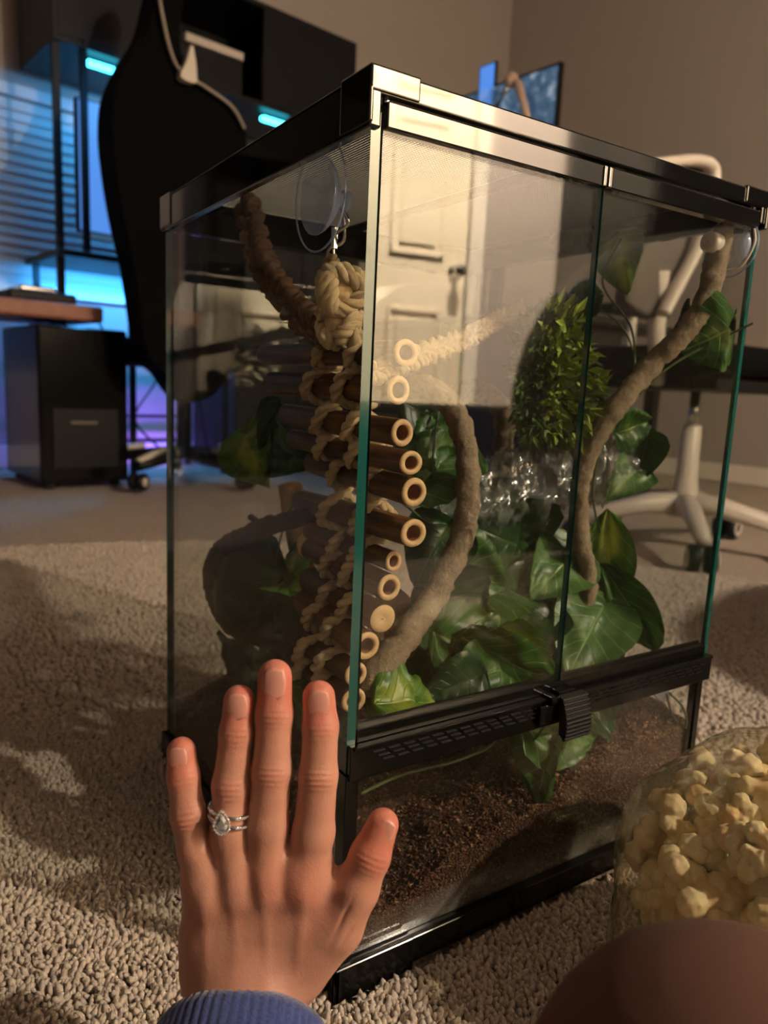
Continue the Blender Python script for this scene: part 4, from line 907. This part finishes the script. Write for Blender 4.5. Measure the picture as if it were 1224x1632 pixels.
# thin wire stems in the bedding
t = thing('wire_stem', 'thin dark wire loop with small clear cup above the bedding at right', 'stem', PX(1075, 1140, .39))
MB().tube(spline([PX(1062, 1105, .385), PX(1072, 1140, .385), PX(1092, 1160, .385), PX(1090, 1130, .385), PX(1066, 1104, .385)], 8), .0011, 6).build('loop', M['stem'], t, smooth=True); MB().lathe(PX(1055, 1105, .39), (-1, 0, 0), [(.009, 0), (.008, .003), (.003, .006), (.001, .009)], 18).build('cup', M['cup'], t, smooth=True)
t = thing('wire_stem', 'thin green stem trailing over the bedding behind the lower pane at left', 'stem', PY(650, 1230, .03))
MB().tube(spline([PY(575, 1265, .013), PY(640, 1235, .03), PY(720, 1215, .04), PY(780, 1190, .04), PY(800, 1160, .04)], 8), .0013, 6).build('stem', M['stem'], t, smooth=True)
# fern
t = thing('artificial_fern', 'bushy yellow green fern cushion behind the left door near the centre', 'fern', PY(885, 600, .13))
random.seed(21); FC = PY(885, 600, .14)
q = MB(); q2 = MB()
outline = [(845, 500), (880, 482), (915, 500), (935, 560), (955, 600), (950, 680), (920, 705), (850, 700), (822, 650), (815, 580), (830, 530)]
def inside(x, y):
    c = False; n = len(outline)
    for i in range(n):
        x1, y1 = outline[i]; x2, y2 = outline[(i + 1) % n]
        if (y1 > y) != (y2 > y) and x < (x2 - x1) * (y - y1) / (y2 - y1) + x1: c = not c
    return c
cnt = 0
while cnt < 1250:
    x = random.uniform(810, 962); y = random.uniform(478, 712)
    if not inside(x, y): continue
    dep = random.uniform(.08, .17); p = PY(x, y, dep); rad = (p - FC); d_ = (rad * .6 / .05 + Vector((random.gauss(0, .6), random.gauss(-.5, .5), random.gauss(.1, .6)))).normalized(); L = random.uniform(.011, .021)
    sd = d_.cross(Vector((random.gauss(0, 1), random.gauss(0, 1), random.gauss(0, 1)))).normalized() * L * .2; up = d_.cross(sd).normalized() * L * .1
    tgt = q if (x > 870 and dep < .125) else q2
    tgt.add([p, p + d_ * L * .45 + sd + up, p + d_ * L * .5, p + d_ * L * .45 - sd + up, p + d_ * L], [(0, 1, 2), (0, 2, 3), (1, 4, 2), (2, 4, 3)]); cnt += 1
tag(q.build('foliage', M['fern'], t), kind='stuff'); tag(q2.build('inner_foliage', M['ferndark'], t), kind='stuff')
for k in range(14):
    a = random.uniform(0, 6.28); MB().tube(spline([FC, FC + Vector((math.cos(a) * .012, .0, math.sin(a) * .03)), FC + Vector((math.cos(a) * .028, -.01, math.sin(a) * .05))], 4), .0009, 5).build('stem', M['stem'], t)
t2 = thing('fern_frond', 'feathery green frond drooping at the left of the fern cushion', 'fern', PY(840, 640, .16))
pa = spline([PY(845, 520, .16), PY(830, 600, .15), PY(838, 680, .14), PY(860, 720, .14)], 10); q = MB()
MB().tube(pa, .0009, 5).build('stem', M['stem'], t2)
for i, p in enumerate(pa):
    for s_ in (-1, 1):
        L = .014; d_ = Vector((.8 * s_, -.5 * s_, -.6)).normalized(); sd = Vector((0, .0, 1)).cross(d_).cross(d_).normalized() * L * .16
        q.add([p, p + d_ * L * .5 + sd, p + d_ * L, p + d_ * L * .5 - sd], [(0, 1, 2, 3)])
tag(q.build('foliage', M['ferndark'], t2), kind='stuff')
# crumpled clear wrap
t = thing('plastic_wrap', 'crumpled clear plastic wrap bunched across the vines at mid height', 'plastic wrap', PY(850, 770, .18))
def wrap_sheet(c0, c1, wd, seed, na=90, nb_=34):
    vs = []; ax = c1 - c0; up = Vector((0, 0, 1))
    for j in range(nb_):
        for i in range(na):
            u, v = i / (na - 1), j / (nb_ - 1) * 2 * pi; env = math.sin(pi * min(1, .08 + u * .9)) ** .5
            p = Vector((u * 7, math.cos(v) * 1.3, math.sin(v) * 1.3 + seed)); n1 = abs(mn.noise(p * 1.2)); n2 = abs(mn.noise(p * 3.1)); n3 = abs(mn.noise(p * 7))
            rr = wd * env * (.72 + .9 * n1 - .5 * n2 + .25 * n3); vs.append(c0 + ax * u + Vector((0, -1, 0)) * math.cos(v) * rr * .7 + up * math.sin(v) * rr)
    fs = [(j * na + i, j * na + i + 1, ((j + 1) % nb_) * na + i + 1, ((j + 1) % nb_) * na + i) for j in range(nb_) for i in range(na - 1)]
    return MB().add(vs, fs)
wrap_sheet(PY(672, 815, .16), PY(935, 760, .13), .041, 0).build('film', M['wrap'], t, smooth=True)
wrap_sheet(PY(900, 775, .12), PY(1035, 725, .10), .026, 4).build('film', M['wrap'], t, smooth=True)

# ================================================================== POPCORN BAG
BC = Vector((.284, -.186, .100)); BRx, BRy, BRz = .152, .142, .106
t = thing('popcorn_bag', 'clear plastic bag full of popcorn standing on the carpet at lower right', 'bag', (BC.x, BC.y, 0))
def boxy(v):
    h = math.sqrt(max(1e-9, 1 - v.z * v.z)); k = 1.0 if v.z > 0 else ((1 - v.z ** 6) ** .25) / h if h > 1e-3 else 0.0
    return Vector((v.x * min(k, 40), v.y * min(k, 40), v.z))
def bagpt(th, ph, sh=1.0):
    v = Vector((math.cos(th) * math.sin(ph), math.sin(th) * math.sin(ph), math.cos(ph)))
    n1 = mn.noise(Vector((v.x * 2.2, v.y * 2.2, v.z * 2.2 + 4))); n2 = abs(mn.noise(Vector((v.x * 6, v.y * 6, v.z * 3))))
    k = sh * (1 + .05 * n1 - .05 * n2)
    z = BC.z + BRz * v.z * k; v = boxy(v)
    return Vector((BC.x + BRx * v.x * k, min(-.006, BC.y + BRy * v.y * k), max(.004, z)))
q = MB(); NA, NBb = 96, 56; vs = [bagpt(2 * pi * i / NA, pi * (j + .001) / NBb) for j in range(NBb + 1) for i in range(NA)]
q.add(vs, [(j * NA + i, j * NA + (i + 1) % NA, (j + 1) * NA + (i + 1) % NA, (j + 1) * NA + i) for j in range(NBb) for i in range(NA)]); q.build('film', M['bag'], t, smooth=True)
gp = BC + Vector((.05, -.01, BRz * .99)); q = MB()   # gathered neck, out of frame
for k in range(9):
    a = 2 * pi * k / 9; q.add([gp + Vector((math.cos(a) * .02, math.sin(a) * .02, -.004)), gp + Vector((math.cos(a + .5) * .01, math.sin(a + .5) * .01, .02)), gp + Vector((math.cos(a) * .04, math.sin(a) * .04, .055)), gp + Vector((math.cos(a + .7) * .035, math.sin(a + .7) * .035, .05))], [(0, 1, 3, 2)])
q.build('gathered_neck', M['bag'], t)
def kernel(seed):
    r_ = np.random.default_rng(seed); lobes = []
    for i in range(r_.integers(5, 8)):
        d_ = r_.normal(size=3); d_ /= np.linalg.norm(d_); lobes.append((d_ * r_.uniform(.006, .0105), r_.uniform(.0030, .0058)))
    hub = r_.normal(size=3) * .002
    def f(P):
        d = np.linalg.norm(P - hub, axis=1) - .0055
        for c, r in lobes: d = smin(d, np.linalg.norm(P - c, axis=1) - r, .0011)
        return d + .0009 * np.sin(P[:, 0] * 900 + seed) * np.sin(P[:, 1] * 1100) * np.sin(P[:, 2] * 1000)
    V, F = nets(f, (-.019,) * 3, (.019,) * 3, .001)
    dd = np.linalg.norm(V - hub, axis=1); red = np.clip((.0072 - dd) / .0025, 0, 1) * .55
    return V, F, red
protos = []
for i in range(7):
    V, F, red = kernel(40 + i); o = npmesh('popcorn', V, F, M['pop'], red=red); protos.append(o)
random.seed(5); placed = []; tries = 0; n_pop = 0
while n_pop < 235 and tries < 60000:
    tries += 1
    v = Vector((random.gauss(0, 1), random.gauss(0, 1), random.gauss(0, 1))).normalized()
    b_ = boxy(v); p = BC + Vector((b_.x * BRx, b_.y * BRy, b_.z * BRz)) * random.choice((.80, .80, .76, .66))
    if p.z < .018 or p.y > -.022: continue
    if (CAM - p).normalized().dot(v) < -.15: continue
    if any((p - q_).length < .0225 for q_ in placed): continue
    placed.append(p)
    pr = protos[n_pop % 7]
    if n_pop < 7: o = pr
    else: o = pr.copy(); COL.objects.link(o)
    o.location = p; o.rotation_euler = (random.random() * 6, random.random() * 6, random.random() * 6); s_ = random.uniform(1.4, 1.95); o.scale = (s_, s_, s_)
    tag(o, 'yellowish popcorn piece packed inside the clear plastic bag', 'popcorn', 'popcorn pieces in the clear bag'); n_pop += 1
q = nets(lambda P: np.sqrt((((P - np.array(BC)) / np.array([BRx, BRy, BRz])) ** 2).sum(1)) * .1 - .062, tuple(BC - Vector((.12, .11, .085))), tuple(BC + Vector((.12, .11, .085))), .008)
core = npmesh('popcorn_heap', q[0] + rng.normal(size=q[0].shape) * .002, q[1], M['pop']); tag(core, 'heaped popcorn filling the middle of the clear bag', 'popcorn', kind='stuff')
# ================================================================== CARPET PILE
def tufts(sp, r, hgt, cond):
    P_ = []
    gx = np.arange(-.75, 2.2, sp); gy = np.arange(-.75, 2.4, sp); X, Y = np.meshgrid(gx, gy); X = X.ravel() + rng.uniform(-.45, .45, X.size) * sp; Y = Y.ravel() + rng.uniform(-.45, .45, Y.size) * sp
    dx = X - CAM.x; dy = Y - CAM.y; dz = -CAM.z; df = dx * CF.x + dy * CF.y + dz * CF.z; rx = (dx * CR.x + dy * CR.y + dz * CR.z) / df * FPX; ry = (dx * CU.x + dy * CU.y + dz * CU.z) / df * FPX
    ok = (df > .05) & (np.abs(rx) < 700) & (ry > -960) & ((X < -.004) | (X > W + .004) | (Y < -.004) | (Y > D + .004)) & cond(np.hypot(dx, dy))
    X, Y = X[ok], Y[ok]; n = len(X); base = []
    for k in range(5): a = 2 * pi * k / 5; base.append((math.cos(a) * .75, math.sin(a) * .75, -.5))
    for k in range(5): a = 2 * pi * (k + .5) / 5; base.append((math.cos(a), math.sin(a), .45))
    base.append((0, 0, 1.0)); base = np.array(base)
    S = rng.uniform(.75, 1.25, (n, 1, 1)); B_ = base[None] * np.array([r, r, hgt]) * S
    a = rng.uniform(0, 6.28, n); ca, sa = np.cos(a), np.sin(a); x = B_[..., 0] * ca[:, None] - B_[..., 1] * sa[:, None]; y = B_[..., 0] * sa[:, None] + B_[..., 1] * ca[:, None]
    lean = rng.normal(0, .35, (n, 2)); z = B_[..., 2]; x = x + lean[:, :1] * z; y = y + lean[:, 1:] * z
    V = np.stack([x + X[:, None], y + Y[:, None], z + rng.uniform(-.001, .0012, (n, 1))], -1).reshape(-1, 3)
    f = [];
    for k in range(5): k2 = (k + 1) % 5; f += [(k, k2, 5 + k), (k2, 5 + k2, 5 + k), (5 + k, 5 + k2, 10)]
    F = (np.array(f)[None] + (np.arange(n) * 11)[:, None, None]).reshape(-1, 3); return V, F
Va, Fa = tufts(.0039, .0024, .0058, lambda d: d < .95); Vb, Fb = tufts(.0075, .0046, .0065, lambda d: (d >= .95) & (d < 2.0))
pile = npmesh('carpet_pile', np.concatenate([Va, Vb]), np.concatenate([Fa, Fb + len(Va)]), M['carpet'], parent=floor); tag(pile, kind='stuff')
# ================================================================== THE PHOTOGRAPHER
HS = .40 / FPX * 1000.0   # millimetres per picture unit on the hand's plane
HO = PD(420, 1300, .40)
def hp(px, py, z=0.0): return np.array([(px - 420) * HS, (1300 - py) * HS, z])
def h2w(V):
    V = np.asarray(V) / 1000.0; A = np.array([CR, CU, -CF]); return V @ A + np.array(HO)
# each finger: chain of (x, y, z, radius) in picture units, tip first
FING = {
 'pinky': [(288, 1199, -4, 23.0), (292, 1238, -1, 24.5), (301, 1298, 3, 27.0), (312, 1352, 1, 27.5), (335, 1430, -2, 30)],
 'ring': [(381, 1117, -2, 25.0), (377, 1168, 1, 26.0), (369, 1250, 5, 28.5), (367, 1330, 2, 30.0), (380, 1415, 0, 32)],
 'middle': [(438, 1078, -1, 27.0), (438, 1138, 2, 28.0), (434, 1226, 6, 30.5), (427, 1315, 3, 32.0), (428, 1405, 1, 34)],
 'index': [(508, 1111, -2, 26.0), (511, 1158, 1, 27.5), (508, 1234, 5, 29.5), (500, 1325, 2, 32.5), (483, 1410, 0, 35)],
 'thumb': [(610, 1313, 2, 24.5), (590, 1362, 4, 30.5), (568, 1415, 2, 34.5), (535, 1480, -8, 42), (480, 1545, -14, 46)],
}
Hf = {k: [(hp(x, y, z * HS), r * HS) for x, y, z, r in v] for k, v in FING.items()}
def finger_sd(P, ch, zs=.93):
    d = None
    for (a, ra), (b_, rb) in zip(ch[:-1], ch[1:]):
        e = sdcap(P, a, b_, ra, rb, zs); d = e if d is None else smin(d, e, 3.5)
    return d
WR = hp(395, 1600, -6)
def hand_sd(P):
    # palm
    d = None
    for k, rr in (('pinky', 26), ('ring', 30), ('middle', 32), ('index', 32)):
        m = Hf[k][4][0]; wx = {'pinky': 330, 'ring': 372, 'middle': 410, 'index': 448}[k]
        e = sdcap(P, m + np.array([0, 4, -.6]), hp(wx, 1570, -10), rr * HS * 1.12, 34 * HS, .86); d = e if d is None else smin(d, e, 9)
    d = smin(d, sdcap(P, hp(328, 1385, -5), hp(330, 1560, -9), 34 * HS, 44 * HS, .80), 10)
    d = smin(d, sdcap(P, hp(397, 1545, -8), hp(390, 1665, 34), 92 * HS, 86 * HS, .62), 16)
    d = smin(d, sdcap(P, hp(470, 1420, -10), hp(450, 1560, -12), 40 * HS, 46 * HS, .75), 12)
    d = smin(d, sdcap(P, hp(336, 1440, -1.5), hp(482, 1412, -1), 11.5, 13, .84), 9)
    d = smin(d, sdcap(P, hp(336, 1500, -4.5), hp(478, 1480, -4), 13, 14.5, .84), 12)
    d = smin(d, sdcap(P, hp(332, 1392, -3), hp(492, 1378, -3), 8.5, 9.5, .9), 6)
    palm = smin(d, finger_sd(P, Hf['thumb'], .98), 11.0); d = palm
    for k in ('pinky', 'ring', 'middle', 'index'):
        d = smin(d, smin(palm, finger_sd(P, Hf[k]), 7.0), .5)
    # webs
    for a, b_ in (((320, 1376), (355, 1378)), ((378, 1366), (418, 1362)), ((440, 1358), (490, 1356))):
        d = smin(d, sdcap(P, hp(*a, -4), hp(*b_, -4), 6.0, 6.0), 4)
        d = smin(d, sdcap(P, hp(a[0] + 2, a[1] + 30, -3), hp(b_[0] - 4, b_[1] + 30, -3), 9.5, 9.5), 8)
    return d
V, F = nets(hand_sd, hp(225, 1790, -48), hp(690, 1030, 78), .95)
# separate knuckle relief, creases, tendons on the back of the hand
def gauss(P, c, sx, sy, ang=0.0):
    dx = P[:, 0] - c[0]; dy = P[:, 1] - c[1]; ca, sa = math.cos(ang), math.sin(ang); u = dx * ca + dy * sa; v = -dx * sa + dy * ca; return np.exp(-(u / sx) ** 2 - (v / sy) ** 2)
Hc = V; red = np.zeros(len(V)); dz = np.zeros(len(V)); front = np.clip((V[:, 2] + 6) / 10, 0, 1)
for k in ('pinky', 'ring', 'middle', 'index', 'thumb'):
    ch = Hf[k]; tip, dip, pip, base, mcp = [c[0] for c in ch]; r = ch[2][1]
    ax = (tip - base)[:2]; ang = math.atan2(ax[1], ax[0]) - pi / 2
    joints = ((pip, 1.0), (dip, .55)) if k != 'thumb' else ((dip, .9),)
    for j, amt in joints:
        dx = V[:, 0] - j[0]; dy = V[:, 1] - j[1]; ca, sa = math.cos(ang), math.sin(ang); u = dx * ca + dy * sa; v = -dx * sa + dy * ca
        env = np.exp(-(v / 5.2) ** 2) * np.exp(-(u / (r * .8)) ** 4)
        dz += front * amt * env * (-.85 * np.abs(np.cos(v * 1.05 + .10 * u * u / r * 1.2)) ** 6 + .5)
        red += .16 * amt * env * front
    g = gauss(V, tip, r * 1.5, r * 1.9); red += .42 * np.exp(-((((V - tip) ** 2).sum(1)) ** .5 / (r * 1.75)) ** 4)
    red += .10 * gauss(V, dip, r * 1.2, r * 1.4)
    if k != 'thumb':
        kn = mcp + np.array([0, 2, 0]); dz += front * .8 * gauss(V, kn, 7.5, 9.5); dz += front * .55 * gauss(V, kn + np.array([0, -20, 0]), 3.2, 24, (-.10 if k in ('index',) else .08))
for (x, y) in ((405, 1400), (455, 1395), (352, 1405)): dz -= front * .7 * gauss(V, hp(x, y), 4.2, 9)
for (x, y) in ((356, 1390), (402, 1385), (450, 1372)): dz -= front * .6 * gauss(V, hp(x, y), 3, 6)
th = hp(548, 1445); dz -= front * .9 * gauss(V, th, 1.1, 11, -.45); dz -= front * .5 * gauss(V, hp(556, 1470), 1.0, 8, -.6)
red += .22 * gauss(V, hp(485, 1400), 14, 16) + .12 * gauss(V, hp(425, 1395), 12, 12)
V = V + np.stack([0 * dz, 0 * dz, dz], 1)
per = thing('person', 'person in blue sleeve holding up a left hand with a ring', 'person', (-.60, -.95, 0))
hand = npmesh('left_hand', h2w(V), F, M['skin'], parent=per, red=np.clip(red, 0, 1))
sm = hand.modifiers.new('smooth', 'SMOOTH'); sm.factor = .5; sm.iterations = 1
# nails
def hm(name, mb, mat, parent, **kw):
    W_ = h2w(np.array(mb.v)); mb.v = [tuple(p) for p in W_]; return mb.build(name, mat, parent, **kw)
for k, (nx, ny, wd, ln, ang) in {'pinky': (288, 1203, 14.5, 17, .06), 'ring': (382, 1121, 16.5, 21, .05), 'middle': (440, 1085, 18.5, 25, -.02), 'index': (510, 1116, 17, 21, -.04), 'thumb': (613, 1317, 15, 20, -.48)}.items():
    r = Hf[k][0][1]; vs = []; A_, B_ = 8, 8
    tipz = Hf[k][0][0][2]
    for j in range(B_ + 1):
        for i in range(A_ + 1):
            u = i / A_ * 2 - 1; v = j / B_ * 2 - 1; uu = u * math.sqrt(max(0, 1 - v * v * .42)); vv = v * math.sqrt(max(0, 1 - u * u * .35))
            x = uu * wd * HS; y = vv * ln * HS; c_ = hp(nx, ny); X = x * math.cos(ang) - y * math.sin(ang); Y = x * math.sin(ang) + y * math.cos(ang)
            z = tipz + r * .93 * math.sqrt(max(.05, 1 - (x / (r * 1.12)) ** 2)) + .25 - .018 * max(0, y) ** 2
            vs.append((c_[0] + X, c_[1] + Y, z))
    M1 = A_ + 1; m = MB().add(vs, [(j * M1 + i, j * M1 + i + 1, (j + 1) * M1 + i + 1, (j + 1) * M1 + i) for j in range(B_) for i in range(A_)])
    hm('fingernail', m, M['nail'], hand, smooth=True, solid=.0006)
# ring set
rg = thing('ring', 'silver ring set with pear shaped stone worn on the ring finger', 'ring', HO)
RCx, RCy = 368, 1296
def band(dy, tilt, minr=1.15):
    pts = []; rr = 29.8 * HS + .5
    for i in range(48):
        a = 2 * pi * i / 48; pts.append(Vector((hp(RCx, RCy + dy)[0] + math.cos(a) * rr, hp(RCx, RCy + dy)[1] + math.cos(a) * tilt - math.sin(a) * .9, 1.0 + math.sin(a) * rr * .96)))
    return MB().tube(pts, minr, 8, closed=True)
o1 = hm('band', band(-9, -2.2), M['silver'], rg, smooth=True); o2 = hm('band', band(5, -2.6), M['silver'], rg, smooth=True)
m = MB()
for i in range(22):
    a = .15 + (pi - .3) * i / 21
    if abs(a - pi / 2) < .35: continue
    for dy, tl in ((-9, -2.2), (5, -2.6)):
        rr = 29.8 * HS + 1.2; m.sphere((hp(RCx, RCy + dy)[0] + math.cos(a) * rr, hp(RCx, RCy + dy)[1] + math.cos(a) * tl - math.sin(a) * .9, 1.0 + math.sin(a) * rr * .96 + .5), .85, 6)
hm('pave_stones', m, M['gem'], rg)
gc = hp(362, 1297); gz = 1.0 + 29.8 * HS + 2.9
def pear(a, s_): 
    y = math.cos(a); x = math.sin(a) * (1 - .55 * max(0, y)) * (.78 if y < 0 else .78); return (x * s_, (y * 1.28 if y > 0 else y * .95) * s_)
m = MB(); n = 16; ringA = [(*[gc[0] + pear(2 * pi * i / n, 2.4)[0], gc[1] + pear(2 * pi * i / n, 2.4)[1]], gz + 1.0) for i in range(n)]; ringB = [(gc[0] + pear(2 * pi * i / n, 4.3)[0], gc[1] + pear(2 * pi * i / n, 4.3)[1], gz) for i in range(n)]
m.add(ringA + ringB + [(gc[0], gc[1], gz - 2.2)], [tuple(range(n))] + [(i, n + i, n + (i + 1) % n) for i in range(n)] + [(i, n + (i + 1) % n, (i + 1) % n) for i in range(n)] + [(n + i, 2 * n, n + (i + 1) % n) for i in range(n)]); hm('pear_stone', m, M['gem'], rg)
m = MB()
for i in range(18): x, y = pear(2 * pi * i / 18, 5.5); m.sphere((gc[0] + x, gc[1] + y, gz - .1), .8, 6)
m.tube([Vector((gc[0] + pear(2 * pi * i / 24, 5.4)[0], gc[1] + pear(2 * pi * i / 24, 5.4)[1], gz - .7)) for i in range(24)], .6, 6, closed=True); hm('halo', m, M['gem'], rg)
# sleeve with ribbed cuff running back to the body
A3 = h2w([hp(392, 1634, 6)])[0]; A3 = Vector(A3)
ELB = PD(380, 2500, .245); SHO = Vector((-.72, -.80, .50))
axd = (Vector(h2w([hp(390, 1704, 62)])[0]) - A3).normalized()
m = MB(); n = 96; rings = []
path = [A3 - axd * .0, A3 + axd * .006, A3 + axd * .03, A3 + axd * .058]; rad = [.0405, .0425, .0435, .0425]
path += spline([A3 + axd * .062, A3 + axd * .09, A3 + axd * .14, ELB], 5); rad += list(np.linspace(.0425, .056, len(path) - len(rad)))
side = CR
vs = []
for i, (p, r) in enumerate(zip(path, rad)):
    tt = (path[min(i + 1, len(path) - 1)] - path[max(0, i - 1)]).normalized(); sx = (side - tt * side.dot(tt)).normalized(); sy = tt.cross(sx)
    for k in range(n * 2):
        a = 2 * pi * k / (n * 2); rr = r + (.0009 * math.cos(a * 60) if 0 < i < 4 else 0) + (.0025 * mn.noise(p * 30 + Vector((math.cos(a) * 2, math.sin(a) * 2, 0))) if i > 4 else 0)
        vs.append(p + sx * math.cos(a) * rr * 1.06 + sy * math.sin(a) * rr * .86)
n2 = n * 2; fs = [(j * n2 + i, j * n2 + (i + 1) % n2, (j + 1) * n2 + (i + 1) % n2, (j + 1) * n2 + i) for j in range(len(path) - 1) for i in range(n2)]
slv = MB().add(vs, fs).build('sleeve', M['knit'], per, smooth=True, solid=.003); slv['label'] = 'blue knitted sleeve with ribbed cuff'
# torso, head, legs: a seated figure behind the camera
BK = Vector((-CF.x, -CF.y, 0)).normalized(); RT = Vector((CR.x, CR.y, 0)).normalized()
CH = Vector((-.52, -.86, 0))
def bp(r, b_, z): return np.array(CH + RT * r + BK * b_ + Z3 * z)
KN = PD(1185, 1892, .236)
def torso_sd(P):
    d = sdcap(P, bp(0, .05, .12), bp(0, .08, .30), .135, .13); d = smin(d, sdcap(P, bp(0, .08, .30), bp(0, .06, .45), .135, .125), .05)
    d = smin(d, sdcap(P, bp(-.13, .05, .49), bp(.13, .05, .49), .065, .065), .06)
    d = smin(d, sdcap(P, bp(-.15, .05, .48), np.array((-.62, -.66, .30)), .058, .050), .04); d = smin(d, sdcap(P, np.array((-.62, -.66, .30)), np.array(ELB), .052, .047), .03)
    RE = bp(.25, -.04, .27); RM = np.array(CAM + CR * .06 - CU * .11 - CF * .12); d = smin(d, sdcap(P, bp(.15, .05, .48), RE, .058, .050), .04); d = smin(d, sdcap(P, RE, RM, .050, .034), .02); d = smin(d, sdcap(P, RM, np.array(CAM + CR * .03 - CU * .05 - CF * .035), .032, .022), .03)
    d = smin(d, sdcap(P, bp(0, .05, .53), bp(0, .04, .57), .06, .05), .03)
    return d
V, F = nets(torso_sd, (-1.1, -1.4, -.05), (.22, -.15, .72), .014); o = npmesh('sweatshirt', V, F, M['knit'], parent=per)
def head_sd(P):
    c = bp(0, .01, .735); d = sdcap(P, c, bp(0, -.01, .70), .085, .075); d = smin(d, sdcap(P, bp(0, -.035, .665), bp(0, -.03, .68), .035, .045), .04)
    d = smin(d, sdcap(P, bp(0, -.085, .725), bp(0, -.102, .700), .010, .014), .012); d = smin(d, sdcap(P, bp(0, .03, .56), bp(0, .015, .66), .05, .052), .03)
    for s_ in (-1, 1): d = smin(d, sdcap(P, bp(.082 * s_, .01, .70), bp(.086 * s_, .015, .73), .012, .016), .008); d = -smin(-d, np.linalg.norm(P - bp(.032 * s_, -.098, .735), axis=1) - .016, .008)
    d = smin(d, sdcap(P, bp(-.018, -.083, .668), bp(.018, -.083, .668), .007, .007), .006); return d
V, F = nets(head_sd, bp(0, 0, .70) - .19, bp(0, 0, .70) + .19, .005); hd = npmesh('head', V, F, M['skin'], parent=per, red=np.full(len(V), .1))
for s_ in (-1, 1): MB().sphere(bp(.032 * s_, -.074, .735), .0125, 12).build('eye', M['white'], hd, smooth=True)
def hair_sd(P):
    d = sdcap(P, bp(0, .03, .755), bp(0, .04, .70), .098, .095); d = smin(d, sdcap(P, bp(0, .09, .70), bp(0, .11, .52), .07, .05), .04); cut = bp(0, -.045, .70); return np.maximum(d, -((P - cut) @ np.array(BK)) + (P[:, 2] - .78) * -.5 * 0)
V, F = nets(hair_sd, bp(0, 0, .66) - .22, bp(0, 0, .66) + .22, .008); npmesh('hair', V, F, M['hair'], parent=hd)
ANK = np.array(KN) + np.array(RT) * .02 + np.array(BK) * .16 + np.array([0, 0, -.21])
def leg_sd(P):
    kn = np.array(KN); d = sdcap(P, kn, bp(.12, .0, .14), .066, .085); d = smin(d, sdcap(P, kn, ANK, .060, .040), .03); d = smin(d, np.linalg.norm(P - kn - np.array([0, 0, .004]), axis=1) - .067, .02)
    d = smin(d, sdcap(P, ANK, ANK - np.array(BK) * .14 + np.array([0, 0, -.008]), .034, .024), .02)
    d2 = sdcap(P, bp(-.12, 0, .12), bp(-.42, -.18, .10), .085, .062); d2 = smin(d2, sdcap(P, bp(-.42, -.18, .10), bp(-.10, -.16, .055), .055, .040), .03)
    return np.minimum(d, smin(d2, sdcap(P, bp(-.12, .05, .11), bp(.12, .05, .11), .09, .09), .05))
V, F = nets(leg_sd, (-1.15, -1.4, -.02), (.15, -.1, .36), .008); lg = npmesh('shaded_legs', V, F, simple('shaded_leg_brown', lin(88, 58, 46), .9, noise=(30, .06)), parent=per); lg['label'] = 'leg with shade in its brown colour, knee close to the camera'  # knee in shadow: the shade is put into this dark brown colour
ph = thing('phone', 'dark smartphone held by the photographer just behind the viewpoint', 'phone', CAM - CF * .02)
MB().box((-.036, -.075, .006), (.036, .075, .014), (CR, CU, -CF), CAM).build('body', M['black'], ph, bevel=.003)
